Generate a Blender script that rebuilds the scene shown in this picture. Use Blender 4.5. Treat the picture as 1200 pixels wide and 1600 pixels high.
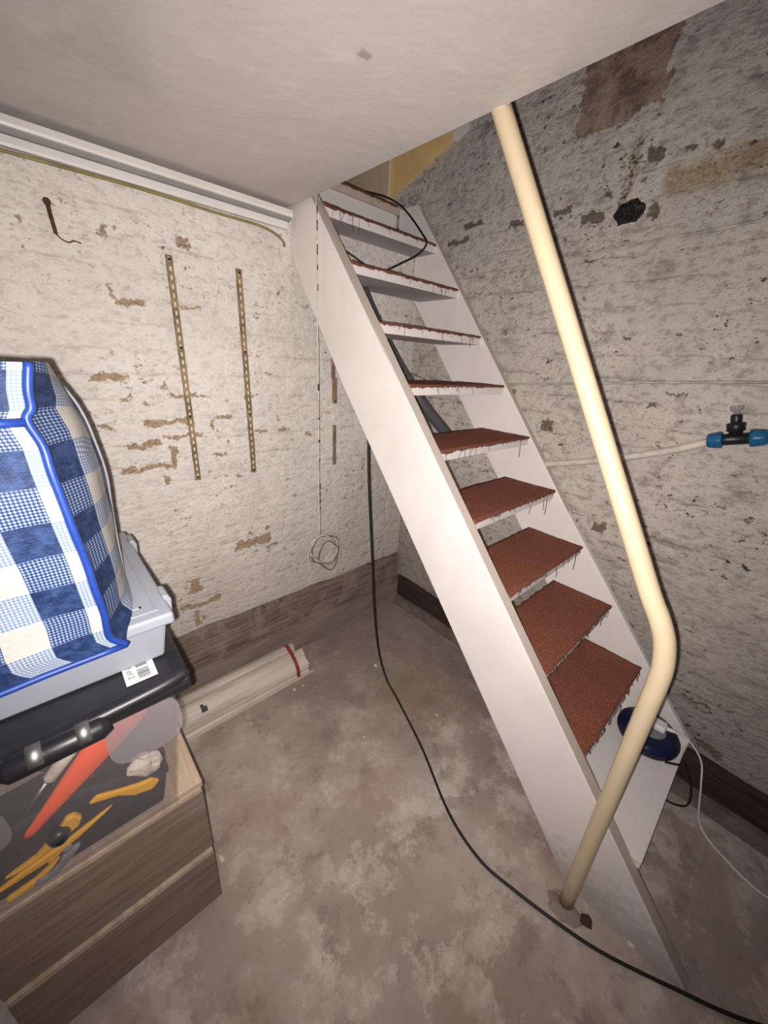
import bpy, bmesh, math, random
from mathutils import Vector, Matrix, noise
random.seed(7)
for o in list(bpy.data.objects): bpy.data.objects.remove(o)
scn = bpy.context.scene
COL = scn.collection

# ------------------------------------------------------------------ camera
CAM = Vector((-1.5772, -1.5186, 1.4926))
yaw, pitch, roll, FPX = 0.75727, -0.37697, 0.05726, 590.0
fw = Vector((math.cos(pitch)*math.sin(yaw), math.cos(pitch)*math.cos(yaw), math.sin(pitch)))
rt = Vector((math.cos(yaw), -math.sin(yaw), 0)); up = rt.cross(fw)
c_, s_ = math.cos(roll), math.sin(roll)
r2 = c_*rt + s_*up; u2 = -s_*rt + c_*up
cd = bpy.data.cameras.new('camera'); cam = bpy.data.objects.new('camera', cd); COL.objects.link(cam)
cd.sensor_fit = 'HORIZONTAL'; cd.sensor_width = 36.0; cd.lens = FPX/1200*36.0; cd.clip_start = 0.02
M = Matrix((r2, u2, -fw)).transposed().to_4x4(); M.translation = CAM
cam.matrix_world = M; scn.camera = cam

# ------------------------------------------------------------------ world, flash, exposure
w = bpy.data.worlds.new('world'); scn.world = w; w.use_nodes = True
w.node_tree.nodes['Background'].inputs[0].default_value = (0.9, 0.85, 0.8, 1)
w.node_tree.nodes['Background'].inputs[1].default_value = 0.03
ld = bpy.data.lights.new('phone_flash', 'SPOT'); flash = bpy.data.objects.new('phone_flash', ld); COL.objects.link(flash)
FLASH = CAM - 0.018*r2 - 0.011*u2
aim = CAM+fw*1.0-0.06*r2+0.06*u2
flash.location = FLASH
flash.rotation_euler = (aim-FLASH).to_track_quat('-Z', 'Y').to_euler()
ld.energy = 109; ld.spot_size = math.radians(150); ld.spot_blend = 1.0; ld.shadow_soft_size = 0.005
ld.color = (1.0, 0.95, 0.925)
vs = scn.view_settings
vs.view_transform = 'Standard'; vs.look = 'None'; vs.gamma = 1.0; vs.use_curve_mapping = False; vs.exposure = 0.0

# ------------------------------------------------------------------ material helpers
class NT:
    def __init__(s, name):
        s.m = bpy.data.materials.new(name); s.m.use_nodes = True
        s.t = s.m.node_tree; s.b = s.t.nodes['Principled BSDF']; s.out = s.t.nodes['Material Output']
    def n(s, typ, ins=None, **kw):
        nd = s.t.nodes.new('ShaderNode'+typ)
        for k, v in kw.items(): setattr(nd, k, v)
        for k, v in (ins or {}).items(): s.set(nd.inputs[k], v)
        return nd
    def set(s, sock, v):
        if hasattr(v, 'is_linked') or hasattr(v, 'links'): s.t.links.new(v, sock)
        elif isinstance(v, (tuple, list)):
            d = len(sock.default_value); v = tuple(v)
            if d == 4 and len(v) == 3: v = v+(1,)
            sock.default_value = v
        else: sock.default_value = v
    def math(s, op, a, b=0.0, c=None, clamp=False):
        nd = s.n('Math', operation=op, use_clamp=clamp); s.set(nd.inputs[0], a); s.set(nd.inputs[1], b)
        if c is not None: s.set(nd.inputs[2], c)
        return nd.outputs[0]
    def vec(s, op, a, b=(0, 0, 0)):
        nd = s.n('VectorMath', operation=op); s.set(nd.inputs[0], a); s.set(nd.inputs[1], b); return nd.outputs[0]
    def scale(s, a, v):
        return s.vec('MULTIPLY', a, v)
    def pos(s): return s.n('NewGeometry').outputs['Position']
    def noise(s, co, sc, det=4, rough=0.55, dist=0.0, col=False):
        nd = s.n('TexNoise', {'Vector': co, 'Scale': sc, 'Detail': det, 'Roughness': rough, 'Distortion': dist})
        return nd.outputs[1 if col else 0]
    def step(s, v, a, b):
        nd = s.n('MapRange', {0: v, 1: a, 2: b, 3: 0.0, 4: 1.0}, interpolation_type='SMOOTHSTEP'); return nd.outputs[0]
    def mix(s, f, a, b, blend='MIX'):
        nd = s.n('Mix', data_type='RGBA', blend_type=blend); s.set(nd.inputs[0], f); s.set(nd.inputs[6], a); s.set(nd.inputs[7], b); return nd.outputs[2]
    def bump(s, h, strength=0.5, dist=0.01, normal=None):
        nd = s.n('Bump', {'Height': h, 'Strength': strength, 'Distance': dist})
        if normal: s.set(nd.inputs['Normal'], normal)
        return nd.outputs[0]
    def fin(s, col=None, rough=None, normal=None, metal=None, spec=None):
        if col is not None: s.set(s.b.inputs['Base Color'], col)
        if rough is not None: s.set(s.b.inputs['Roughness'], rough)
        if normal is not None: s.set(s.b.inputs['Normal'], normal)
        if metal is not None: s.set(s.b.inputs['Metallic'], metal)
        if spec is not None: s.set(s.b.inputs['Specular IOR Level'], spec)
        return s.m

def plain(name, col, rough=0.5, metal=0, var=0.12, sc=30, bump=0.0, spec=0.4):
    t = NT(name); p = t.pos(); n = t.noise(p, sc, 5)
    c = t.mix(t.step(n, 0.35, 0.7), col, tuple(x*(1-var) for x in col))
    nm = t.bump(t.noise(p, sc*4, 4), bump, 0.004) if bump else None
    return t.fin(c, rough, nm, metal, spec)

def chips_sdf(t, h, z, chips):
    q = t.n('CombineXYZ', {0: h, 1: z}).outputs[0]
    d = None
    for (ch, cz, hw, hh) in chips:
        a = t.vec('SUBTRACT', t.vec('ABSOLUTE', t.vec('SUBTRACT', q, (ch, cz, 0))), (hw, hh, 0))
        sp = t.n('SeparateXYZ', {0: a})
        e = t.math('MAXIMUM', sp.outputs[0], sp.outputs[1])
        d = e if d is None else t.math('MINIMUM', d, e)
    return d

def whitewash(name, axis, chips, c_clean, c_dirt_shade, c_chip, grime_shade, mold_amt, z0, extra=None):
    t = NT(name); p = t.pos(); sp = t.n('SeparateXYZ', {0: p})
    H = sp.outputs[0 if axis == 'x' else 1]; Z = sp.outputs[2]
    big = t.noise(p, 2.3, 3, 0.6)
    med = t.noise(p, 10, 4, 0.68)
    fine = t.noise(t.scale(p, (1, 1, 1.5)), 75, 3, 0.65)
    st = t.noise(t.scale(p, (1, 1, 2.4)), 8, 5, 0.70)
    cavn = t.noise(t.scale(p, (1, 1, 1.7)), 24, 6, 0.72)
    sp1 = t.noise(t.scale(p, (1, 1, 1.5)), 27, 5, 0.68)
    area = t.step(t.noise(p, 4.2, 3, 0.6), 0.42, 0.60)
    col = t.mix(t.step(big, 0.35, 0.68), c_clean, tuple(a*0.86 for a in c_clean))
    # dirt with relief shading painted into the hollows of the lumpy paint
    cav = t.math('SUBTRACT', 1.0, t.step(cavn, 0.38, 0.50))
    col = t.mix(t.math('MULTIPLY', cav, 0.16+0.34*grime_shade), col, c_dirt_shade)
    g = t.math('MULTIPLY', t.step(st, 0.46, 0.68), t.step(med, 0.40, 0.62))
    col = t.mix(t.math('MULTIPLY', g, 0.75*grime_shade), col, c_dirt_shade)
    # dirt lodged along the bed joints, broken up
    jz = t.math('FRACT', t.math('ADD', t.math('DIVIDE', t.math('SUBTRACT', Z, z0), 0.0755), t.math('MULTIPLY', t.math('SUBTRACT', med, 0.5), 0.45)))
    jl = t.math('ABSOLUTE', t.math('SUBTRACT', jz, 0.5))
    jm = t.math('MULTIPLY', t.step(jl, 0.42, 0.485), t.step(st, 0.44, 0.60))
    col = t.mix(t.math('MULTIPLY', jm, 0.28+0.14*grime_shade), col, tuple(a*0.75 for a in c_dirt_shade))
    # darker low down with a ragged edge
    low = t.math('ADD', Z, t.math('MULTIPLY', t.math('SUBTRACT', med, 0.5), 0.9))
    col = t.mix(t.math('MULTIPLY', t.math('SUBTRACT', 1.0, t.step(low, 0.30, 1.15)), 0.30*grime_shade+0.30), col, c_dirt_shade)
    # pits and mould specks
    pit = t.math('MULTIPLY', t.step(sp1, 0.58, 0.63), t.math('ADD', 0.25, area))
    col = t.mix(t.math('MULTIPLY', pit, 0.50), col, tuple(a*0.62 for a in c_dirt_shade))
    spk = t.math('MULTIPLY', t.step(fine, 0.57, 0.64), t.math('ADD', 0.35, area))
    col = t.mix(t.math('MULTIPLY', spk, 0.20+0.25*grime_shade), col, tuple(a*0.8 for a in c_dirt_shade))
    mold = t.math('MULTIPLY', t.step(sp1, 0.645-0.03*grime_shade, 0.672-0.03*grime_shade), t.math('ADD', 0.12, area))
    col = t.mix(t.math('MULTIPLY', mold, mold_amt), col, (0.045, 0.034, 0.027))
    wob = t.noise(p, 16, 5, 0.65, 0.0, True)
    wsp = t.n('SeparateXYZ', {0: t.scale(t.vec('SUBTRACT', wob, (0.5, 0.5, 0.5)), (0.085, 0.085, 0.06))})
    wb2 = t.n('SeparateXYZ', {0: t.scale(t.vec('SUBTRACT', t.noise(p, 58, 3, 0.6, 0.0, True), (0.5, 0.5, 0.5)), (0.036, 0.036, 0.036))})
    hh = t.math('ADD', t.math('ADD', H, wsp.outputs[0]), wb2.outputs[1]); zz = t.math('ADD', t.math('ADD', Z, wsp.outputs[2]), wb2.outputs[2])
    d = chips_sdf(t, hh, zz, chips)
    cm = t.math('SUBTRACT', 1.0, t.step(d, -0.003, 0.003))
    chipc = t.mix(t.step(fine, 0.4, 0.65), c_chip, tuple(a*0.55 for a in c_chip))
    if extra: col = extra(t, col, hh, zz, med, fine)
    col = t.mix(t.math('MULTIPLY', cm, 0.95), col, chipc)
    h = t.noise(t.scale(p, (1, 1, 1.7)), 24, 4, 0.66)
    return t.fin(col, 0.85, t.bump(h, 0.7, 0.02), spec=0.25)

LCH = [(-1.37,1.397,.054,.011),(-1.34,1.333,.018,.008),(-1.216,1.378,.006,.016),(-1.159,1.341,.045,.008),(-1.088,1.34,.02,.004),(-1.405,1.25,.02,.008),
 (-1.211,1.251,.075,.010),(-1.067,1.235,.007,.016),(-1.02,1.26,.032,.006),(-1.305,1.181,.055,.010),(-1.305,1.098,.09,.010),(-1.22,1.129,.011,.04),(-1.253,1.048,.009,.018),
 (-1.313,1.643,.005,.02),(-1.274,1.624,.04,.007),(-1.097,1.817,.018,.018),(-1.314,1.791,.009,.009),(-1.173,1.198,.06,.006),(-1.095,1.63,.034,.005),(-.912,1.336,.02,.008),
 (-.877,1.196,.028,.006),(-.774,1.196,.018,.009),(-.646,1.17,.014,.01),(-.943,.703,.085,.02),(-.961,.754,.012,.006),(-1.214,.568,.024,.032),(-1.201,.478,.085,.012),(-1.223,.412,.012,.04),(-.858,.66,.04,.006),(-1.05,1.118,.032,.006)]
RCH = [(-.968,2.122,.022,.020),(-1.05,2.115,.022,.008),(-1.117,2.112,.01,.009),(-.808,1.995,.035,.018),(-.846,2.049,.012,.008),(-.699,2.028,.035,.008),(-.516,2.027,.03,.01),
 (-.804,1.285,.03,.02),(-.764,1.528,.010,.010),(-1.151,1.407,.016,.008),(-1.204,1.448,.014,.004),(-1.095,.926,.02,.022),(-1.277,.581,.03,.008),(-1.646,.245,.04,.016),(-1.557,.403,.04,.006),
 (-.304,2.058,.05,.010),(-.225,2.012,.06,.010),(-.62,1.40,.012,.01),(-1.02,.80,.02,.012),(-1.0,1.98,.012,.018),(-.93,.62,.05,.008),(-1.45,.33,.05,.006)]

def right_extra(t, col, h, z, med, fine):
    # old brown render patch near the top of the wall
    d = chips_sdf(t, h, z, [(-.79,2.40,.10,.16),(-.90,2.42,.045,.17)])
    m = t.math('SUBTRACT', 1.0, t.step(d, -0.004, 0.004))
    bc = t.mix(t.step(med, 0.42, 0.6), (0.30,0.21,0.165), (0.13,0.085,0.06))
    col = t.mix(t.math('MULTIPLY', m, 0.9), col, bc)
    # ochre leak stain
    d2 = chips_sdf(t, h, z, [(-1.09,2.045,.07,.025),(-1.25,2.06,.12,.018)])
    m2 = t.math('SUBTRACT', 1.0, t.step(d2, -0.02, 0.035))
    col = t.mix(t.math('MULTIPLY', m2, 0.75), col, t.mix(t.step(fine, .45, .6), (0.36,0.24,0.11), (0.2,0.13,0.06)))
    # chase left by a removed conduit
    d3 = chips_sdf(t, h, z, [(-.905,2.09,.018,.09)])
    m3 = t.math('SUBTRACT', 1.0, t.step(d3, -0.012, 0.002))
    col = t.mix(t.math('MULTIPLY', m3, 0.9), col, t.mix(t.step(fine, .46, .56), (0.40,0.33,0.27), (0.05,0.035,0.025)))
    return col

M_LEFT = whitewash('whitewash_cream', 'x', LCH, (0.74,0.685,0.63), (0.36,0.30,0.255), (0.38,0.265,0.16), 0.45, 0.6, .355)
M_RIGHT = whitewash('whitewash_grey_mouldy', 'y', RCH, (0.56,0.505,0.455), (0.215,0.175,0.148), (0.16,0.125,0.095), 1.0, 0.95, .20, right_extra)

def m_ceiling():
    t = NT('ceiling_plaster'); p = t.pos()
    a = t.noise(p, 2.2, 5, 0.6, 0.6); b = t.noise(p, 11, 6, 0.6)
    col = t.mix(t.step(a, 0.38, 0.66), (0.56,0.515,0.485), (0.48,0.44,0.41))
    col = t.mix(t.math('MULTIPLY', t.step(b, 0.56, 0.72), 0.35), col, (0.72,0.65,0.58))
    sp = t.n('SeparateXYZ', {0: t.vec('ADD', p, t.scale(t.vec('SUBTRACT', t.noise(p, 30, 3, .5, 0, True), (.5,.5,.5)), (.02,.02,0)))})
    d = chips_sdf(t, sp.outputs[0], sp.outputs[1], [(-1.0,-.79,.012,.008)])
    col = t.mix(t.math('SUBTRACT', 1.0, t.step(d, -.004, .004)), col, (0.36,0.32,0.28))
    return t.fin(col, 0.9, t.bump(t.math('ADD', a, t.math('MULTIPLY', b, .4)), 0.35, 0.02), spec=0.2)
M_CEIL = m_ceiling()

def m_floor():
    t = NT('worn_concrete'); p = t.pos()
    a = t.noise(p, 1.6, 5, 0.62); b = t.noise(p, 6.4, 8, 0.70); c = t.noise(p, 15, 7, 0.68); f = t.noise(p, 75, 4, 0.65)
    b2 = t.noise(t.vec('ADD', p, (5.3, 2.2, 0)), 7.5, 8, 0.7)
    sp = t.n('SeparateXYZ', {0: p})
    near = t.step(t.math('ADD', t.math('MULTIPLY', sp.outputs[1], -1.0), t.math('MULTIPLY', t.math('SUBTRACT', a, .5), 1.2)), 0.45, 1.05)
    col = t.mix(t.step(a, 0.36, 0.64), (0.325,0.256,0.222), (0.455,0.375,0.332))
    col = t.mix(t.math('MULTIPLY', t.step(b2, 0.50, 0.56), 0.5), col, (0.30,0.24,0.21))
    wear = t.math('ADD', 0.25, t.math('MULTIPLY', near, 0.6))
    col = t.mix(t.math('MULTIPLY', t.step(b, 0.515, 0.535), wear), col, (0.46,0.39,0.342))
    col = t.mix(t.math('MULTIPLY', t.step(b, 0.575, 0.59), wear), col, (0.54,0.465,0.415))
    col = t.mix(t.math('MULTIPLY', t.step(b2, 0.585, 0.60), 0.5), col, (0.225,0.17,0.145))
    red = t.noise(t.vec('ADD', p, (3.1, 1.7, 0)), 2.6, 6, 0.62)
    col = t.mix(t.math('MULTIPLY', t.step(red, 0.52, 0.64), 0.5), col, (0.36,0.215,0.18))
    dx = t.math('MULTIPLY', t.math('ADD', sp.outputs[0], 0.47), 4.5); dy = t.math('MULTIPLY', t.math('ADD', sp.outputs[1], 0.62), 3.6)
    r = t.math('SQRT', t.math('ADD', t.math('MULTIPLY', dx, dx), t.math('MULTIPLY', dy, dy)))
    r = t.math('ADD', r, t.math('MULTIPLY', t.math('SUBTRACT', c, 0.5), 2.2))
    col = t.mix(t.math('MULTIPLY', t.math('SUBTRACT', 1.0, t.step(r, 0.2, 1.1)), 0.55), col, (0.27,0.20,0.075))
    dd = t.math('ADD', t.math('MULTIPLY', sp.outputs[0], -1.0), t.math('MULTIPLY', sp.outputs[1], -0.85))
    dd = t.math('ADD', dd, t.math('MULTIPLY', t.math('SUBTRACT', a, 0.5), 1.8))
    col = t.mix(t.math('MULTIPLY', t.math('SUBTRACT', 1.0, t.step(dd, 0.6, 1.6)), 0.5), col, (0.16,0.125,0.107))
    col = t.mix(t.math('MULTIPLY', t.step(f, 0.62, 0.68), 0.30), col, (0.50,0.44,0.39))
    col = t.mix(t.math('MULTIPLY', t.step(c, 0.60, 0.66), 0.35), col, (0.20,0.15,0.13))
    h = t.math('ADD', t.noise(p, 14, 4, .6), t.math('MULTIPLY', t.noise(p, 80, 2, .6), 0.2))
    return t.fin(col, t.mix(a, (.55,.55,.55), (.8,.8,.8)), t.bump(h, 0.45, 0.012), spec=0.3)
M_FLOOR = m_floor()

def m_wood(name, c1, c2, sc=(2, 40, 40), rough=0.5, bump=0.25, paint=None):
    t = NT(name); p = t.scale(t.pos(), sc)
    a = t.noise(p, 1.0, 7, 0.65, 0.5)
    col = t.mix(t.step(a, 0.36, 0.66), c1, c2)
    if paint:
        b = t.noise(t.pos(), 9, 7, 0.7, 0.6)
        col = t.mix(t.math('MULTIPLY', t.step(b, 0.47, 0.60), 0.7), col, paint)
    return t.fin(col, rough, t.bump(a, bump, 0.004), spec=0.35)
M_CHEST = m_wood('grey_brown_wood_effect', (0.245,0.18,0.142), (0.165,0.12,0.094), (4, 45, 45), 0.42, 0.12)
M_CHESTTOP = m_wood('oak_edge', (0.46,0.345,0.25), (0.34,0.245,0.17), (45, 3, 45), 0.45, 0.1)
M_BOARD = m_wood('weathered_skirting_board', (0.24,0.185,0.155), (0.095,0.066,0.053), (3, 3, 75), 0.8, 0.8, (0.27,0.215,0.18))
M_SKIRT = m_wood('grey_brown_skirting', (0.27,0.215,0.18), (0.19,0.148,0.122), (4, 4, 22), 0.8, 0.4)
M_ROT = m_wood('rotten_dark_board', (0.055,0.036,0.026), (0.022,0.014,0.010), (3, 3, 40), 0.85, 0.8)
M_CURB = plain('stained_concrete_curb', (0.20,0.155,0.13), 0.85, var=0.4, sc=14, bump=0.4)

def m_paint(name, col, dirt, amt, rough=0.45):
    t = NT(name); p = t.pos()
    a = t.noise(p, 4, 5, 0.6); b = t.noise(p, 34, 6, 0.7)
    c = t.mix(t.step(a, 0.35, 0.7), col, tuple(x*0.92 for x in col))
    sp = t.n('SeparateXYZ', {0: p})
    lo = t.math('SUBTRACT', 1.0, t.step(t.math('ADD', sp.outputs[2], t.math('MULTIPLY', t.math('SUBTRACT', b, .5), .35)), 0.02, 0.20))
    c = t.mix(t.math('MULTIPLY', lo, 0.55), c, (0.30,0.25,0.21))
    c = t.mix(t.math('MULTIPLY', t.step(b, 0.66, 0.70), amt), c, dirt)
    return t.fin(c, rough, t.bump(t.math('ADD', a, t.math('MULTIPLY', b, .25)), 0.15, 0.01), spec=0.4)
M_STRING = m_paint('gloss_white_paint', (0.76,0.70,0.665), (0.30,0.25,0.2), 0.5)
M_STRINGEDGE = m_paint('grubby_cream_edge_paint', (0.56,0.475,0.41), (0.2,0.16,0.13), 0.5)
M_UNDER = m_paint('dull_lilac_grey_underside', (0.46,0.42,0.43), (0.25,0.22,0.2), 0.6, 0.7)  # duller lilac-grey for the downward tread faces
M_POLE = m_paint('yellowed_cream_gloss', (0.63,0.505,0.335), (0.45,0.33,0.2), 0.6, 0.3)
M_TRUNK = plain('white_trunking_plastic', (0.72,0.685,0.65), 0.4, var=0.08, sc=8)
M_TRUNKGREY = plain('plain_grey_channel', (0.24,0.23,0.225), 0.6, var=0.15, sc=8)  # even grey strip between the two white channels
M_OLDWHITE = plain('old_white_paint', (0.66,0.61,0.55), 0.6, var=0.25, sc=12, bump=0.2)

def m_carpet():
    t = NT('rust_red_carpet'); p = t.pos()
    f = t.noise(p, 260, 3, 0.7); b = t.noise(p, 14, 5, 0.6); s = t.noise(p, 120, 4, 0.8)
    col = t.mix(t.step(f, 0.3, 0.7), (0.14,0.048,0.031), (0.34,0.124,0.078))
    col = t.mix(t.math('MULTIPLY', t.step(b, 0.5, 0.7), 0.35), col, (0.20,0.105,0.08))
    col = t.mix(t.math('MULTIPLY', t.step(s, 0.69, 0.74), 0.7), col, (0.55,0.42,0.34))
    return t.fin(col, 0.95, t.bump(f, 0.8, 0.004), spec=0.1)
M_CARPET = m_carpet()
M_FRAY = plain('brown_carpet_backing', (0.11,0.055,0.035), 0.95, var=0.4, sc=80)
M_STRAND = plain('dusty_grey_thread', (0.075,0.06,0.05), 0.9, var=0.4)
M_BLACKCABLE = plain('black_rubber', (0.012,0.011,0.011), 0.55, var=0.2)
M_DARKCABLE = plain('dusty_dark_cable', (0.06,0.05,0.043), 0.7, var=0.3)
M_GREYPIPE = plain('dark_grey_plastic_pipe', (0.075,0.073,0.078), 0.45, var=0.15)
M_YELLOWGREEN = plain('yellow_green_sleeving', (0.30,0.25,0.085), 0.5, var=0.4, sc=14)
M_CORD = plain('off_white_cord', (0.62,0.56,0.48), 0.7, var=0.35, sc=40)
M_CORDDIRT = plain('blackened_cord', (0.05,0.045,0.055), 0.7, var=0.3)
M_COIL = plain('dirty_beige_cord', (0.24,0.19,0.145), 0.75, var=0.5, sc=30)
M_STEEL = plain('tarnished_steel_strip', (0.36,0.25,0.135), 0.45, 0.35, var=0.55, sc=18)
M_RUST = plain('rust', (0.115,0.04,0.022), 0.85, var=0.5, sc=60, bump=0.4)
M_SLOT = plain('bright_slot_paint', (0.72,0.66,0.57), 0.6)
M_HOLE = plain('dark_screw', (0.02,0.016,0.013), 0.6)
M_TAR = plain('black_bitumen', (0.010,0.009,0.009), 0.35, bump=0.8, sc=60)
M_BLUE = plain('blue_compression_nut', (0.012,0.105,0.24), 0.4, var=0.15)
M_BLACKPL = plain('black_plastic', (0.012,0.012,0.014), 0.4, var=0.2)
M_NAVY = plain('navy_plastic', (0.008,0.011,0.048), 0.35, var=0.2)
M_WHITEPL = plain('white_plastic', (0.75,0.72,0.70), 0.4, var=0.06)
M_GREYPL = plain('light_blue_grey_plastic', (0.25,0.262,0.295), 0.42, var=0.04, sc=5)
M_GREYDK = plain('mid_grey_plastic', (0.20,0.20,0.21), 0.45, var=0.08)
M_CHROME = plain('polished_metal', (0.36,0.35,0.34), 0.5, 1.0, var=0.1)
M_ORANGE = plain('orange_plastic', (0.85,0.115,0.035), 0.32, var=0.12, sc=12)
M_YELLOW = plain('yellow_tool_plastic', (0.72,0.36,0.02), 0.4, var=0.1)
M_CHAR = plain('charcoal_tool_plastic', (0.035,0.034,0.036), 0.55, var=0.3)
M_MAROON = plain('dark_maroon_cloth', (0.06,0.018,0.03), 0.8, var=0.3)
M_NAVYCLOTH = plain('dusty_navy_cloth', (0.028,0.032,0.05), 0.85, var=0.4)
M_PALECLOTH = plain('pale_plastic_wrap', (0.62,0.54,0.46), 0.4, var=0.3)
M_DOORBEIGE = plain('beige_door_paint_lit', (0.74,0.57,0.40), 0.5, var=0.08, sc=5)  # tone raised to stand in for warm light upstairs
M_OCHRE = plain('ochre_board_lit', (0.88,0.60,0.27), 0.5, var=0.2, sc=6)  # warm upstairs light put into the board's colour, no lamp there
M_PIPE = plain('painted_water_pipe', (0.63,0.56,0.49), 0.5, var=0.25, sc=22)
M_WALLCABLE = plain('painted_over_cable', (0.50,0.45,0.40), 0.7, var=0.4, sc=25)
M_PLAINWALL = plain('plain_whitewash', (0.62,0.57,0.52), 0.85, var=0.2, sc=6, bump=0.4)
M_GUTTER = m_wood('dirty_white_moulding', (0.60,0.52,0.45), (0.40,0.33,0.28), (1.5, 16, 16), 0.5, 0.2)
M_TAPE = plain('red_printed_tape', (0.30,0.045,0.04), 0.5, var=0.5, sc=70)
M_CRUMB = plain('paint_crumb', (0.62,0.55,0.48), 0.8, var=0.2)
M_CEMENT = plain('cement_blob', (0.30,0.24,0.205), 0.9, var=0.35, sc=22, bump=0.7)
M_PIPING = plain('royal_blue_piping', (0.010,0.036,0.20), 0.45, var=0.2, sc=60)
M_STICKER = plain('white_paper', (0.55,0.545,0.53), 0.6, var=0.03)
M_INK = plain('black_ink', (0.03,0.03,0.032), 0.6)

def m_clear(name, tint, fac, rough):
    t = NT(name); t.t.nodes.remove(t.b)
    tr = t.n('BsdfTransparent', {'Color': tint}); di = t.n('BsdfPrincipled', {'Base Color': (0.42,0.39,0.41), 'Roughness': rough})
    mx = t.n('MixShader', {0: fac, 1: tr.outputs[0], 2: di.outputs[0]})
    t.t.links.new(mx.outputs[0], t.out.inputs[0]); return t.m
M_CLEAR = m_clear('clear_polypropylene', (0.96,0.95,0.945), 0.085, 0.3)
M_FROST = m_clear('frosted_polypropylene', (0.92,0.88,0.88), 0.22, 0.4)
M_VALVE = m_clear('clear_valve_plastic', (0.93,0.93,0.93), 0.35, 0.15)
M_FILM = m_clear('clear_vinyl_film', (0.93,0.93,0.94), 0.10, 0.15)

def m_gingham():
    t = NT('blue_gingham_weave'); uv = t.n('UVMap').outputs[0]; sp = t.n('SeparateXYZ', {0: uv})
    S = 0.048
    def stripe(x, off=0.0):
        fr = t.math('FRACT', t.math('ADD', t.math('DIVIDE', x, 2*S), off)); return t.math('LESS_THAN', fr, 0.5)
    a = stripe(sp.outputs[0]); b = stripe(sp.outputs[1], 0.0)
    def dots(k):
        u = t.math('MULTIPLY', sp.outputs[0], k); v = t.math('MULTIPLY', sp.outputs[1], k)
        x = t.math('SINE', t.math('ADD', u, v)); y = t.math('SINE', t.math('SUBTRACT', u, v))
        return t.step(t.math('MULTIPLY', x, y), -0.15, 0.35)
    d = dots(720)
    fib = t.noise(t.scale(uv, (90, 900, 1)), 1.0, 3)
    fib2 = t.noise(uv, 60, 5, 0.7)
    navy = t.mix(t.step(fib2, 0.35, 0.7), (0.006,0.014,0.05), (0.022,0.045,0.12))
    navy = t.mix(t.math('MULTIPLY', t.step(fib, .55, .75), .4), navy, (0.09,0.135,0.24))
    mid = t.mix(d, (0.008,0.026,0.10), (0.19,0.23,0.31))
    light = t.mix(d, (0.11,0.16,0.27), (0.36,0.36,0.355))
    white = t.mix(t.step(fib, .4, .7), (0.38,0.355,0.325), (0.33,0.305,0.275))
    colA = t.mix(b, mid, navy); colB = t.mix(b, white, light)
    col = t.mix(a, colB, colA)
    h = t.math('ADD', d, t.math('MULTIPLY', fib2, 2.0))
    return t.fin(col, 0.6, t.bump(h, 0.3, 0.002), spec=0.2)
M_GING = m_gingham()

# ------------------------------------------------------------------ object helpers
WL = {}
def link(o, parent=None, loc=None):
    COL.objects.link(o)
    if parent is not None: o.parent = parent
    WL[o.name] = Vector(loc)
    pl = WL[parent.name] if parent is not None else Vector((0, 0, 0))
    o.location = Vector(loc)-pl
    return o
def tag(o, label=None, cat=None, group=None, kind=None):
    if label: o['label'] = label
    if cat: o['category'] = cat
    if group: o['group'] = group
    if kind: o['kind'] = kind
    return o
def thing(name, loc, label, cat, group=None):
    o = bpy.data.objects.new(name, None); o.empty_display_size = 0.05
    link(o, None, loc); return tag(o, label, cat, group)
def mesh(name, V, F, m, parent=None, smooth=False, uv=None, loc=None):
    V = [Vector(v) for v in V]
    if loc is None:
        if parent is not None: loc = WL[parent.name]
        else:
            loc = Vector((sum(v.x for v in V)/len(V), sum(v.y for v in V)/len(V), min(v.z for v in V)))
    loc = Vector(loc)
    me = bpy.data.meshes.new(name); me.from_pydata([v-loc for v in V], [], F)
    if uv:
        l = me.uv_layers.new(name='UVMap')
        for lp in me.loops: l.data[lp.index].uv = uv[lp.vertex_index]
    bm = bmesh.new(); bm.from_mesh(me); bmesh.ops.recalc_face_normals(bm, faces=bm.faces); bm.to_mesh(me); bm.free()
    if smooth: me.polygons.foreach_set('use_smooth', [True]*len(me.polygons))
    ms = m if isinstance(m, (list, tuple)) else [m]
    for x in ms: me.materials.append(x)
    o = bpy.data.objects.new(name, me); link(o, parent, loc); return o
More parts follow.
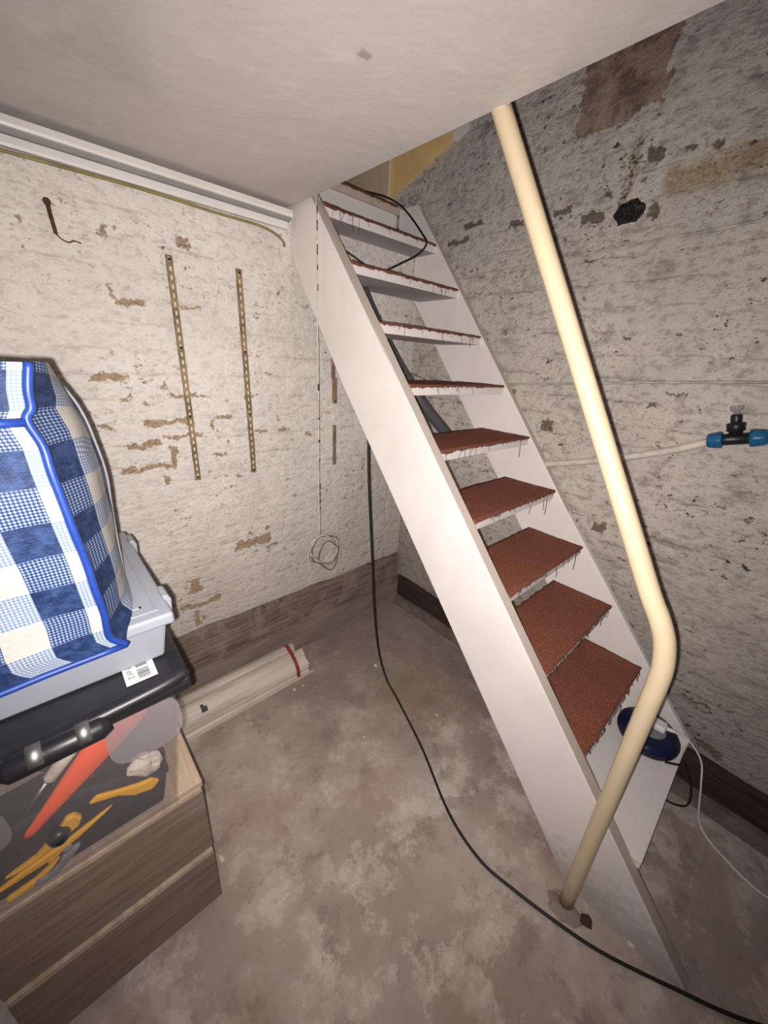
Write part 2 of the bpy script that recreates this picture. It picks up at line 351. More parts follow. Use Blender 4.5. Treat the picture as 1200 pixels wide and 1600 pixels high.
class MB:
    def __init__(s): s.V = []; s.F = []
    def add(s, V, F):
        k = len(s.V); s.V += [Vector(v) for v in V]; s.F += [tuple(i+k for i in f) for f in F]; return s
    def box(s, a, b):
        x0, y0, z0 = a; x1, y1, z1 = b
        return s.add([(x0,y0,z0),(x1,y0,z0),(x1,y1,z0),(x0,y1,z0),(x0,y0,z1),(x1,y0,z1),(x1,y1,z1),(x0,y1,z1)],
                     [(0,3,2,1),(4,5,6,7),(0,1,5,4),(1,2,6,5),(2,3,7,6),(3,0,4,7)])
    def prism(s, poly, fa, fb):
        # poly of 2-D points, fa / fb map a 2-D point to each cap
        n = len(poly); A = [fa(*p) for p in poly]; B = [fb(*p) for p in poly]
        return s.add(A+B, [tuple(range(n))[::-1], tuple(range(n, 2*n))]+[(i, (i+1) % n, n+(i+1) % n, n+i) for i in range(n)])
    def tube(s, pts, r, n=8, cap=True):
        pts = [Vector(p) for p in pts]; rs = r if isinstance(r, (list, tuple)) else [r]*len(pts)
        V = []; F = []; up0 = None
        for i, p in enumerate(pts):
            d = (pts[min(i+1, len(pts)-1)]-pts[max(i-1, 0)]).normalized()
            if up0 is None:
                a = Vector((0, 0, 1)) if abs(d.z) < 0.9 else Vector((1, 0, 0)); up0 = (a-d*a.dot(d)).normalized()
            else:
                up0 = (up0-d*up0.dot(d)).normalized()
            sd = d.cross(up0)
            V += [p+rs[i]*(math.cos(2*math.pi*k/n)*up0+math.sin(2*math.pi*k/n)*sd) for k in range(n)]
        for i in range(len(pts)-1):
            F += [(i*n+k, i*n+(k+1) % n, (i+1)*n+(k+1) % n, (i+1)*n+k) for k in range(n)]
        if cap: F += [tuple(range(n))[::-1], tuple(range((len(pts)-1)*n, len(pts)*n))]
        return s.add(V, F)
    def build(s, name, m, parent=None, smooth=False, bevel=0, seg=2):
        o = mesh(name, s.V, s.F, m, parent, smooth)
        if bevel:
            me = o.data; bm = bmesh.new(); bm.from_mesh(me)
            es = [e for e in bm.edges if len(e.link_faces) == 2 and e.calc_face_angle(0) > 0.5]
            bmesh.ops.bevel(bm, geom=es, offset=bevel, segments=seg, profile=0.5, affect='EDGES')
            bm.to_mesh(me); bm.free()
        return o
def spline(P, k=8):
    P = [Vector(p) for p in P]; Q = [2*P[0]-P[1]]+P+[2*P[-1]-P[-2]]; out = []
    for i in range(1, len(Q)-2):
        for j in range(k):
            t = j/k; a, b, c, d = Q[i-1], Q[i], Q[i+1], Q[i+2]
            out.append(0.5*((2*b)+(c-a)*t+(2*a-5*b+4*c-d)*t*t+(3*b-a-3*c+d)*t**3))
    out.append(P[-1]); return out
def tubeobj(name, pts, r, m, parent=None, n=8, k=8):
    return MB().tube(spline(pts, k) if k else pts, r, n).build(name, m, parent, True)
def rnd(a, b): return random.uniform(a, b)

# ================================================================== SETTING
XF, YN = -2.9, -2.9          # far sides of the cellar behind the photographer
def struct(o): o['kind'] = 'structure'; return o
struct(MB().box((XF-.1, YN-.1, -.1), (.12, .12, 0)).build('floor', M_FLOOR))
EDGE = -.715                  # edge of the stairwell opening in the ceiling
m = MB(); m.box((XF-.1, YN-.1, 2.0), (EDGE, .12, 2.2)); m.box((EDGE, YN-.1, 2.0), (.12, -2.15, 2.2))
struct(m.build('ceiling', M_CEIL))
m = MB(); m.box((XF-.1, .0035, 0), (EDGE, .12, 2.0)); m.box((EDGE, .0035, 0), (.12, .12, 1.97))
wl = struct(m.build('wall_left', M_LEFT))
wr = struct(MB().box((.0035, YN-.1, 0), (.12, 1.2, 3.5)).build('wall_right', M_RIGHT))
struct(MB().box((XF-.1, YN-.1, 0), (XF, .12, 2.0)).build('wall_back', M_PLAINWALL))
struct(MB().box((XF, YN-.1, 0), (.12, YN, 2.0)).build('wall_front', M_PLAINWALL))
m = MB(); m.box((EDGE-.1, -2.25, 2.2), (EDGE-.005, 1.2, 3.5))
struct(m.build('wall_stairwell_side', M_PLAINWALL))
struct(MB().box((EDGE, -2.25, 2.2), (.0, -2.15, 3.5)).build('wall_stairwell_front', M_PLAINWALL))
struct(MB().box((EDGE, 1.1, 1.97), (.0, 1.2, 3.5)).build('wall_stairwell_end', M_DOORBEIGE))
struct(MB().box((EDGE-.1, -2.25, 3.5), (.12, 1.2, 3.6)).build('ceiling_stairwell', M_CEIL))

# ------------------------------------------------------------------ bricks under the whitewash
BL, BH = .225, .0755
def brick_mesh(seed, mat_, L=BL, flip=False):
    rng = random.Random(seed); gx, gz = 5, 3
    j = .004; V = []; F = []
    for k in range(gz):
        for i in range(gx):
            u = i/(gx-1); v = k/(gz-1)
            e = min(u, 1-u, v, 1-v)
            y = rng.uniform(-.0016, .0014)+(.0014 if v in (0, 1) else -.0004) if 0 < u < 1 else (.0016 if v in (0, 1) else .0006)
            x = (u-.5)*(L-.001)+(rng.uniform(-.006, .006) if 0 < u < 1 else rng.uniform(-.002, .001))
            z = (v-.5)*(BH-.005)+rng.uniform(-.0035, .0022)
            V.append((x, y, z))
    F = [(k*gx+i, k*gx+i+1, (k+1)*gx+i+1, (k+1)*gx+i) for k in range(gz-1) for i in range(gx-1)]
    ring = [i for i in range(gx)]+[k*gx+gx-1 for k in range(1, gz)]+[(gz-1)*gx+i for i in range(gx-2, -1, -1)]+[k*gx for k in range(gz-2, 0, -1)]
    n0 = len(V)
    R0 = len(ring)
    for i in ring: V.append(V[i])
    for i in ring:
        x, y, z = V[i]; V.append((x*1.005, .0085, z*1.03))
    for a in range(R0):
        b = (a+1) % R0; F.append((n0+b, n0+a, n0+R0+a, n0+R0+b))
    me = bpy.data.meshes.new('brick'); me.from_pydata(V, [], F)
    me.polygons.foreach_set('use_smooth', [True]*len(F)); me.materials.append(mat_); return me
def lay(wall, mats, axis, a0, a1, z0, z1, limit, keep=lambda a, z: True, smooth_at=None):
    full = [brick_mesh(10+i, mats) for i in range(9)]; half = [brick_mesh(40+i, mats, BL*.52) for i in range(4)]
    W0 = WL[wall.name]; cnt = 0; row = 0; z = z0+BH/2
    while z < z1-BH*.4:
        a = a0-(BL/2 if row % 2 else 0)
        while a > a1:
            if cnt < limit:
                first = (a == a0 and row % 2 == 0)
                me = random.choice(full); ca = a-BL/2
                if a-BL/2 > a0-BL*.3 and row % 2 == 0: pass
                if ca < a0 and keep(ca, z):
                    d = rnd(-.0005, .0005)+(smooth_at(ca, z) if smooth_at else 0)
                    o = bpy.data.objects.new('brick', me); COL.objects.link(o); o.parent = wall
                    if axis == 'x': o.location = Vector((ca, d, z))-W0
                    else: o.location = Vector((d, ca, z))-W0; o.rotation_euler = (0, 0, -math.pi/2)
                    if axis == 'y': o.rotation_euler = (0, 0, -math.pi/2)
                    o.rotation_euler.rotate_axis('Y', rnd(-.010, .010)); cnt += 1
            a -= BL
        if row % 2:      # half brick closes the course at the corner
            if cnt < limit and keep(a0-BL/4, z):
                o = bpy.data.objects.new('brick', random.choice(half)); COL.objects.link(o); o.parent = wall
                if axis == 'x': o.location = Vector((a0-BL/4, 0, z))-W0
                else:
                    o.location = Vector((0, a0-BL/4, z))-W0; o.rotation_euler = (0, 0, -math.pi/2)
                cnt += 1
        z += BH; row += 1
    return cnt
lay(wl, M_LEFT, 'x', -.005, -2.25, .355, 1.935, 300, smooth_at=lambda a, z: .0022 if z > 1.5 else (.0010 if z > 1.2 else .0))
lay(wr, M_RIGHT, 'y', -.02, -1.98, .20, 2.72, 300, keep=lambda a, z: not (z > 2.16 and a > -.25) and a > -1.98+max(0, (z-.6)*.13), smooth_at=lambda a, z: .002 if z > 2.15 else .0)

# ------------------------------------------------------------------ skirting boards
def ragged_board(name, axis, a0, a1, z0, z1, t0, t1, m_, parent, amp=.004, n=40, face=-1):
    mb = MB(); V = []; rng = random.Random(hash(name) % 99+int(z0*1000))
    for i in range(n+1):
        a = a0+(a1-a0)*i/n
        zt = z1+amp*noise.noise(Vector((a*9, z1*7, 1)))*1.6; zb = z0
        tf = t1+.002*noise.noise(Vector((a*6, z0*5, 4)))
        for (t, z) in ((t0, zb), (tf, zb), (tf, zt), (t0, zt)):
            V.append((a, t, z) if axis == 'x' else (t, a, z))
    F = [(i*4+k, i*4+(k+1) % 4, i*4+4+(k+1) % 4, i*4+4+k) for i in range(n) for k in range(4)]+[(0, 1, 2, 3), (n*4, n*4+1, n*4+2, n*4+3)]
    return mesh(name, V, F, m_, parent)
bl = ragged_board('baseboard_left', 'x', XF, -.012, 0.0, .158, .006, -.034, M_SKIRT, None, .003); struct(bl)
ragged_board('upper_board', 'x', XF, -.012, .160, .352, .006, -.020, M_BOARD, bl, .006)
br = ragged_board('baseboard_right', 'y', -2.6, -.03, 0.0, .060, .006, -.040, M_CURB, None, .004); struct(br)
ragged_board('rotten_board', 'y', -2.6, -.03, .060, .200, .006, -.014, M_ROT, br, .012)

# ------------------------------------------------------------------ trunking, earth cable
t = thing('cable_trunking', (-1.8, 0, 1.93), 'white stepped plastic trunking running along the top of the left wall', 'trunking')
m = MB().prism([(.004,1.962),(-.046,1.962),(-.048,1.968),(-.044,1.984),(.004,1.986)], lambda y, z: (XF, y, z), lambda y, z: (-.722, y, z)); m.build('upper_channel', M_TRUNK, t)
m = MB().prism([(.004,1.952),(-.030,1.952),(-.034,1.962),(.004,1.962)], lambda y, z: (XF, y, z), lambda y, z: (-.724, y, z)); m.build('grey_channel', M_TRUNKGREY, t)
m = MB().prism([(.004,1.930),(-.016,1.930),(-.018,1.936),(-.018,1.952),(.004,1.952)], lambda y, z: (XF, y, z), lambda y, z: (-.728, y, z)); m.build('lower_channel', M_TRUNK, t)
pts = [(XF, -.008, 1.925)]+[(-2.6+.2*i, -.010, 1.922+.003*math.sin(i*2.1)) for i in range(9)]+[(-.84, -.01, 1.918), (-.775, -.012, 1.905), (-.748, -.018, 1.885), (-.752, -.025, 1.872)]
tag(tubeobj('earth_cable', pts, .0045, M_YELLOWGREEN), 'thin yellow-green cable clipped under the white trunking', 'cable')

# ================================================================== STAIRCASE
Z0, DZ = 2.008, -.1923
K = 1.232
def yf(z): return -.140-(2.008-z)/K
def xlo(y): return -.705-.0429*y        # outer face of left stringer (slightly skewed)
def xli(y): return xlo(y)+.038
def xri(y): return -.036+.0150*y        # inner face of right stringer
WID = .312
st = thing('staircase', (-.35, -.95, 0), 'steep white-painted open staircase with rust-red carpeted treads', 'staircase')
polyL = [(yf(0), 0), (yf(.6), .6), (yf(1.4), 1.4), (yf(2.19), 2.19), (-.004, 2.19), (-.004, 1.90), (-.012, 1.835), (-.035, yf(0) and 1.79), (yf(1.4)+WID, 1.4), (yf(.6)+WID, .6), (yf(0)+WID, 0)]
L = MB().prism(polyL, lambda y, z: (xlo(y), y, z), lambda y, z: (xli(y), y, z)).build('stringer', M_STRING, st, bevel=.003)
# worn front edge strip (cream, grubby)
mb = MB(); n = 26; V = []; F = []
for i in range(n+1):
    z = 2.0*i/n+.004; y = yf(z)
    for (dx, dy) in ((.0015, .003), (.0015, -.0016), (.0365, -.0016), (.0365, .003)):
        V.append((xlo(y)+dx, y+dy, z))
F = [(i*4+k, i*4+(k+1) % 4, i*4+4+(k+1) % 4, i*4+4+k) for i in range(n) for k in range(4)]
mesh('edge_strip', V, F, M_STRINGEDGE, L)
polyR = [(-1.592, 0), (-1.592, (-1.592-yf(0))*K+.05), (yf(1.0), 1.0), (yf(2.185), 2.185), (.125, 2.185), (.125, 2.0), (-.004, 2.0), (-.004, 1.80), (yf(.9)+WID*.93, .9), (yf(0)+WID*.93, 0)]
Rr = MB().prism(polyR, lambda y, z: (xri(y), y, z), lambda y, z: (min(xri(y)+.028, -.002), y, z)).build('stringer', M_STRING, st, bevel=.003)
mb = MB(); V = []; F = []
for i in range(n+1):
    z = .262+1.9*i/n; y = yf(z)
    for (dx, dy) in ((.001, .003), (.001, -.0016), (.027, -.0016), (.027, .003)):
        V.append((min(xri(y)+dx, -.001), y+dy, z))
F = [(i*4+k, i*4+(k+1) % 4, i*4+4+(k+1) % 4, i*4+4+k) for i in range(n) for k in range(4)]
mesh('edge_strip', V, F, M_STRINGEDGE, Rr)

def ragged_carpet(parent, x0, x1, y0, y1, z, seed, lip=.008):
    rng = random.Random(seed); nx, ny = 46, 14; V = []; F = []
    off = seed*3.7
    for j in range(ny+1):
        for i in range(nx+1):
            u = i/nx; v = j/ny
            fr = .0032*noise.noise(Vector((u*12+off, 0, 1)))+rng.uniform(-.0008, .0008)
            bk = .006*noise.noise(Vector((u*11+off, 5, 2)))+rng.uniform(-.002, .002)
            sl = .003*noise.noise(Vector((v*9+off, 2, 7)))
            x = x0+(x1-x0)*u+(sl if i in (0, nx) else 0)
            y = (y0+fr)*(1-v)+(y1+bk)*v
            zz = z+.006+.0022*noise.noise(Vector((x*9, y*9, off)))+.0006*rng.uniform(-1, 1)
            V.append((x, y, zz))
    N = len(V)
    F = [(j*(nx+1)+i, j*(nx+1)+i+1, (j+1)*(nx+1)+i+1, (j+1)*(nx+1)+i) for j in range(ny) for i in range(nx)]
    ring = [i for i in range(nx+1)]+[j*(nx+1)+nx for j in range(1, ny+1)]+[ny*(nx+1)+i for i in range(nx-1, -1, -1)]+[j*(nx+1) for j in range(ny-1, 0, -1)]
    for a, i in enumerate(ring):
        v = V[i]; V.append((v[0], v[1], z-.0005 if a > nx else z-.0005-rng.uniform(0, .006)))
    for a in range(len(ring)):
        b = (a+1) % len(ring); F.append((ring[b], ring[a], N+a, N+b))
    return mesh('carpet_cover', V, F, M_CARPET, parent, True)
def frays(parent, x0, x1, y, z, seed, cnt, lens):
    rng = random.Random(seed); mb = MB()
    for k in range(cnt):
        x = x0+(x1-x0)*rng.uniform(.03, .97); l = rng.uniform(*lens)*(1 if rng.random() > .25 else 2.2)
        P = [(x, y+.002, z+.004), (x+rng.uniform(-.004, .004), y-.004, z)]
        q = Vector(P[-1])
        for s in range(4):
            q = q+Vector((rng.uniform(-.006, .006), rng.uniform(-.002, .001), -l/4)); P.append(tuple(q))
        mb.tube(spline(P, 3), .0009, 4)
    for k in range(34):   # short tufts along the lip
        x = x0+(x1-x0)*rng.random(); P = [(x, y+.003, z+.005), (x+rng.uniform(-.003, .003), y-.003, z+.002), (x+rng.uniform(-.005, .005), y-.005, z-rng.uniform(.001, .009))]
        mb.tube(P, .0011, 3)
    o = mb.build('frayed_threads', M_STRAND, parent, True); o['kind'] = 'stuff'; return o
for i in range(9):
    z = Z0+DZ*i; y0 = yf(z)+.004; y1 = y0+(.272 if i == 0 else .235)
    xa, xb = xli(y0)-.002, xri(y0)+.002
    xa2, xb2 = xli(y1)-.002, xri(y1)+.002
    mb = MB(); T = .030
    zz = z-.008
    mb.add([(xa,y0,zz-T),(xb,y0,zz-T),(xb2,y1,zz-T),(xa2,y1,zz-T),(xa,y0,zz),(xb,y0,zz),(xb2,y1,zz),(xa2,y1,zz)], [(0,3,2,1),(4,5,6,7),(0,1,5,4),(1,2,6,5),(2,3,7,6),(3,0,4,7)])
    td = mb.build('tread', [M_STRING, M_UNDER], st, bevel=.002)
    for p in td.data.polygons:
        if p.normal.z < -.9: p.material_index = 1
    ragged_carpet(td, xa+.008, xb-.006, y0-.003, y1-.004, zz, i+1)
    frays(td, xa+.02, xb-.02, y0-.003, zz, 60+i, (7, 8, 8, 6, 6, 6, 6, 7, 8)[i], (.010, .030))
z = .262; y0 = -1.588; y1 = -1.36
xa, xb, xa2, xb2 = xli(y0)-.002, xri(y0)+.002, xli(y1)-.002, xri(y1)+.002
MB().add([(xa,y0,z-.03),(xb,y0,z-.03),(xb2,y1,z-.03),(xa2,y1,z-.03),(xa,y0,z),(xb,y0,z),(xb2,y1,z),(xa2,y1,z)], [(0,3,2,1),(4,5,6,7),(0,1,5,4),(1,2,6,5),(2,3,7,6),(3,0,4,7)]).build('bare_tread', M_STRING, st, bevel=.002)
# top riser and landing
rs = MB().box((xli(.1)-.03, .140, 2.0), (xri(.1), .156, 2.166)).build('riser', M_STRING, st, bevel=.002)
ld_ = MB().box((EDGE+.002, .128, 2.166), (-.002, 1.1, 2.194)).build('landing_board', M_STRINGEDGE, st)
ragged_carpet(ld_, EDGE+.02, -.05, .122, .60, 2.194, 31)
frays(ld_, EDGE+.03, -.08, .124, 2.194, 77, 6, (.01, .02))
# long loose threads on the sides
mb = MB(); rng = random.Random(5)
for (i, u, l) in ((4,.86,.075),(5,.86,.085),(6,.87,.075),(2,.86,.05),(2,.76,.035),(1,.80,.04),(0,.12,.04),(0,.22,.06)):
    z = Z0+DZ*i; y = yf(z)-.003; x = xli(y)+(xri(y)-xli(y))*u; P = []
    for s in range(6): P.append((x+rng.uniform(-.003, .003), y-.002*s*.4, z-.004-l*s/5))
    mb.tube(spline(P, 3), .0011, 4)
lo = mb.build('loose_threads', M_STRAND, st, True); lo['kind'] = 'stuff'

# ------------------------------------------------------------------ handrail
PX, PY = -.708, -1.477
pts = [(-.692, PY, -.0), (-.692, PY, .3), (-.696, PY, .60), (-.70, PY, .82), (-.70, PY, .88), (-.70, PY+.003, .93), (-.70, PY+.016, .985), (-.70, PY+.038, 1.03), (-.70, PY+.065, 1.072)]
d = Vector((-.70, -.877, 2.013))-Vector(pts[-1])
for s in (.1, .3, .5, .7, .9, 1.0, 1.25): pts.append(tuple(Vector(pts[-1] if False else (-.70, PY+.065, 1.072))+d*s))
hr = thing('handrail', (-.69, PY, 0), 'cream-painted steel tube handrail bent at hip height beside the stairs', 'handrail')
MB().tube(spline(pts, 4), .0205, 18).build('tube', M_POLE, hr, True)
# cement blob at the foot
V = []; F = []; nr, na = 6, 28
for i in range(nr+1):
    for a in range(na):
        th = 2*math.pi*a/na; R_ = (.050+.02*noise.noise(Vector((math.cos(th)*1.5, math.sin(th)*1.5, 3))))*i/nr
        h = .014*(1-(i/nr)**1.5)+(.006*noise.noise(Vector((i*.9, a*.7, 5))) if i < nr else -.001)
        V.append((-.705+R_*math.cos(th)*.75, -1.475+R_*math.sin(th), max(h, 0 if i < nr else -.001)))
F = [(i*na+a, i*na+(a+1) % na, (i+1)*na+(a+1) % na, (i+1)*na+a) for i in range(nr) for a in range(na)]
mesh('cement_footing', V, F, M_CEMENT, hr, True)

# ------------------------------------------------------------------ top of stairwell: panelled door, ochre board
dr = struct(MB().box((-.016, .29, 2.196), (.004, 1.0, 3.3)).build('door_1', M_DOORBEIGE))
m = MB(); m.box((-.026, .29, 2.2), (-.016, .375, 3.3)); m.box((-.026, .375, 2.2), (-.016, 1.0, 2.30)); m.build('door_stile', M_DOORBEIGE, dr, bevel=.003)
m = MB(); m.box((-.022, .385, 2.395), (-.014, .99, 2.41)); m.build('panel_moulding', M_DOORBEIGE, dr)
m = MB(); m.box((-.034, .215, 2.196), (.004, .288, 3.3)); struct(m.build('trim_1', M_DOORBEIGE, None, bevel=.004))
bo = MB().prism([(.212,2.262),(-.160,2.388),(-.160,3.3),(.212,3.3)], lambda y, z: (-.020, y, z), lambda y, z: (.004, y, z)).build('stairwell_board', M_OCHRE, None)
tag(bo, 'ochre wooden board with a sloping lower edge high in the stairwell', 'board')
bo2 = MB().prism([(-.163,2.375),(-.22,2.395),(-.22,3.3),(-.163,3.3)], lambda y, z: (-.026, y, z), lambda y, z: (.004, y, z)).build('white_batten', M_STRING, None)
tag(bo2, 'short white batten at the end of the ochre stairwell board', 'batten')

# ================================================================== WIRES AND PIPES
# long black cable: hangs behind the stringer then runs over the floor
bc = [(-.640,-.40,1.62),(-.642,-.415,1.30),(-.632,-.42,1.05),(-.606,-.43,.72),(-.586,-.44,.44),(-.570,-.47,.20),(-.563,-.53,.06),(-.572,-.62,.012),(-.66,-.86,.006),(-.767,-1.087,.006),(-.800,-1.24,.006),(-.785,-1.353,.006),(-.755,-1.48,.006),(-.719,-1.591,.006),(-.645,-1.74,.006),(-.563,-1.886,.006),(-.40,-2.1,.006)]
tag(tubeobj('power_cable', bc, .0048, M_BLACKCABLE, None, 8, 8), 'long black cable hanging behind the stairs and curving across the floor', 'cable')
# pull cord
pc = thing('pull_cord', (-.722, -.19, 2.0), 'thin off-white pull cord hanging from the ceiling with its end coiled in loops', 'cord')
CX, CY = -.716, -.19
P = [(CX, CY, 2.0), (CX-.001, CY, 1.7), (CX+.002, CY, 1.35), (CX-.001, CY, 1.0), (CX, CY, .742)]
MB().tube(spline(P, 8), .0030, 6).build('cord', M_CORD, pc, True)
for (za, zb) in ((1.97,1.95),(1.93,1.90),(1.86,1.83),(1.80,1.785),(1.74,1.72),(1.40,1.375),(1.10,1.09),(1.18,1.17),(.99,.965),(.95,.93),(.92,.90),(.88,.87),(1.27,1.262)):
    MB().tube([(CX+.001, CY-.0008, za), (CX+.001, CY-.0008, zb)], .0033, 6).build('dirty_patch', M_CORDDIRT, pc, True)
loops = []
for k, (cx, cz, rx, rz, ph) in enumerate(((-.700,.672,.088,.075,1.2), (-.690,.665,.080,.078,1.9), (-.672,.630,.062,.072,.9), (-.708,.680,.075,.058,2.2))):
    lp = []
    for a in range(26):
        th = ph+2*math.pi*a/25; lp.append((cx+rx*math.cos(th)*.9, CY-.004-.003*k+.006*math.sin(2*th+k), cz+rz*math.sin(th)+.01*math.sin(3*th+k)))
    MB().tube(spline(lp, 2), .0030, 6).build('loop', M_CORD if k in (0, 3) else M_COIL, pc, True)
# black loop at the top of the stairs
tag(tubeobj('stair_lead', [(-.30,.20,2.215),(-.16,.13,2.212),(-.075,.105,2.20),(-.075,.02,2.14),(-.10,-.10,2.04),(-.135,-.165,1.985),(-.20,-.18,1.93),(-.29,-.16,1.880),(-.335,-.14,1.855),(-.36,-.06,1.835),(-.36,-.02,1.80)], .0042, M_BLACKCABLE), 'thin black lead looping off the landing over the topmost treads', 'cable')
tag(tubeobj('grey_waste_pipe', [(-.455,-.12,1.765),(-.42,-.15,1.68),(-.34,-.19,1.54),(-.27,-.24,1.42),(-.19,-.30,1.30),(-.11,-.345,1.21),(-.04,-.37,1.14)], .027, M_GREYPIPE, None, 14), 'thick dark grey plastic pipe sloping behind the middle treads', 'pipe')
tag(tubeobj('slack_wire', [(-.60,-.06,1.93),(-.40,-.05,1.88),(-.25,-.05,1.83),(-.12,-.06,1.845),(-.05,-.10,1.82)], .004, M_DARKCABLE, None, 6), 'slack dark wire drooping behind the upper treads', 'wire')
tag(tubeobj('stray_wire', [(-.33,-.05,1.70),(-.27,-.05,1.60),(-.22,-.05,1.52),(-.12,-.07,1.46),(-.03,-.10,1.43)], .004, M_YELLOWGREEN, None, 6), 'yellowish wire curving down behind the fourth tread', 'wire')
tag(tubeobj('stray_wire', [(-.36,-.04,1.72),(-.30,-.04,1.60),(-.24,-.045,1.53),(-.235,-.045,1.45)], .0035, M_DARKCABLE, None, 6), 'dark wire hanging straight down behind the fourth tread', 'wire')
tag(tubeobj('hanging_wire', [(-.42,-.05,1.86),(-.415,-.05,1.75),(-.41,-.05,1.60)], .004, M_DARKCABLE, None, 6), 'dark wire hanging behind the third tread near the stringer', 'wire')
# cables painted onto the right wall
def wob(P, amp=.004):
    return [(x, y+0, z+amp*noise.noise(Vector((y*7, z*3, 2)))) for (x, y, z) in P]
tag(tubeobj('wall_cable', wob([(-.003,-.22+(-.10)*i, 1.862+.004*i) for i in range(14)]), .004, M_WALLCABLE, None, 6), 'thin painted-over cable along the right wall below the black hole', 'cable')
tag(tubeobj('wall_cable', wob([(-.003,-.50+(-.10)*i, 1.425+.008*i) for i in range(11)]), .0045, M_WALLCABLE, None, 6), 'thin painted-over cable along the right wall above the blue fitting', 'cable')
# water pipe and tee fitting
tag(tubeobj('water_pipe', [(-.03,-.74,1.105),(-.032,-.872,1.141),(-.034,-1.07,1.203),(-.036,-1.234,1.266),(-.037,-1.335,1.316)], .0125, M_PIPE, None, 12), 'white-painted water pipe on the right wall leading into the blue fitting', 'pipe')
tf = thing('tee_fitting', (-.04, -1.40, 1.33), 'black and blue compression tee with a clear valve on the right wall', 'pipe fitting')
d = Vector((0, -1.0, .26)).normalized(); o0 = Vector((-.04, -1.332, 1.320)); upv = Vector((0, .26, 1)).normalized()
def lathe(name, base, ax, prof, m_, parent, n=20, lobes=0):
    ax = Vector(ax).normalized(); a = Vector((1, 0, 0)) if abs(ax.x) < .9 else Vector((0, 1, 0)); e1 = (a-ax*a.dot(ax)).normalized(); e2 = ax.cross(e1)
    V = []; N = len(prof)
    for (h, r) in prof:
        for k in range(n):
            rr = r*(1+(.06 if lobes and (k*lobes//n*2) % 2 else 0)+(.05*math.cos(lobes*2*math.pi*k/n) if lobes else 0))
            V.append(base+ax*h+rr*(math.cos(2*math.pi*k/n)*e1+math.sin(2*math.pi*k/n)*e2))
    F = [(i*n+k, i*n+(k+1) % n, (i+1)*n+(k+1) % n, (i+1)*n+k) for i in range(N-1) for k in range(n)]+[tuple(range(n))[::-1], tuple(range((N-1)*n, N*n))]
    return mesh(name, V, F, m_, parent, True)
lathe('compression_nut', o0, d, [(0,.013),(.0,.0185),(.006,.021),(.026,.0235),(.034,.0235),(.036,.020)], M_BLUE, tf, 24, 8)
lathe('tee_body', o0+d*.034, d, [(0,.014),(.0,.017),(.008,.017),(.06,.017),(.062,.014)], M_BLACKPL, tf)
lathe('compression_nut', o0+d*.094, d, [(0,.018),(.002,.0235),(.012,.0245),(.032,.022),(.042,.018),(.042,.013)], M_BLUE, tf, 24, 8)
tb = o0+d*.064
lathe('branch_socket', tb, upv, [(0,.015),(.022,.016),(.024,.021),(.046,.0225),(.048,.018)], M_BLACKPL, tf)
lathe('valve_neck', tb+upv*.046, upv, [(0,.012),(.004,.0135),(.022,.0135),(.026,.0115)], M_BLACKPL, tf)
lathe('valve_cap', tb+upv*.071, upv, [(0,.008),(.010,.0085),(.012,.015),(.024,.0165),(.026,.015)], M_VALVE, tf, 24, 6)
tag(tubeobj('water_pipe', [(-.04,-1.468,1.356),(-.04,-1.56,1.382),(-.038,-1.75,1.43),(-.036,-2.0,1.49)], .0125, M_PIPE, None, 12), 'water pipe leaving the right end of the blue fitting', 'pipe')
# black bitumen lump in the wall
V = []; F = []; na, nb = 22, 10
for j in range(nb+1):
    for a in range(na):
        ph = math.pi*j/nb; th = 2*math.pi*a/na
        q = Vector((math.sin(ph)*math.cos(th), math.sin(ph)*math.sin(th), math.cos(ph)))
        r = 1+.55*noise.noise(q*2.3+Vector((4, 1, 2)))
        V.append((-.004+.014*q.x*r, -.928+.042*q.y*r, 1.985+.030*q.z*r))
F = [(j*na+a, j*na+(a+1) % na, (j+1)*na+(a+1) % na, (j+1)*na+a) for j in range(nb) for a in range(na)]
tag(mesh('bitumen_lump', V, F, M_TAR, None), 'rough black bitumen lump stuck on the right wall below a chase', 'lump')

# ------------------------------------------------------------------ navy cable reel under the bottom tread, leads
rl = thing('cable_cassette', (-.15, -1.478, .262), 'round navy cable cassette with a white plug on the bare bottom tread', 'cable reel')
ax = Vector((-.06, -.06, 1)).normalized(); c0 = Vector((-.150, -1.478, .2645))
lathe('base', c0, ax, [(0,.080),(.002,.090),(.016,.098),(.026,.098)], M_BLACKPL, rl, 36)
lathe('drum', c0+ax*.026, ax, [(0,.098),(.006,.097),(.018,.088),(.026,.070),(.030,.050)], M_NAVY, rl, 36)
lathe('socket_face', c0+ax*.054, ax, [(0,.048),(.003,.047),(.005,.040)], M_GREYDK, rl, 30)
pc0 = c0+ax*.059+Vector((.012, -.020, 0))
MB().box(pc0-Vector((.022,.020,0)), pc0+Vector((.022,.020,.024))).build('plug', M_WHITEPL, rl, bevel=.007, seg=3)
lathe('cable_boot', pc0+Vector((.005,-.018,.012)), (.15,-1,.1), [(0,.008),(.02,.006),(.03,.004)], M_WHITEPL, rl, 12)
b0 = pc0+Vector((.009,-.046,.015))
tag(tubeobj('white_lead', [tuple(b0), (-.115,-1.585,.325), (-.112,-1.635,.27), (-.118,-1.660,.19), (-.12,-1.68,.105), (-.12,-1.70,.035), (-.135,-1.735,.004), (-.165,-1.79,.004), (-.185,-1.84,.004), (-.19,-1.90,.004), (-.15,-2.05,.004)], .0030, M_WHITEPL), 'thin white lead trailing from the navy cassette over the floor', 'cable')
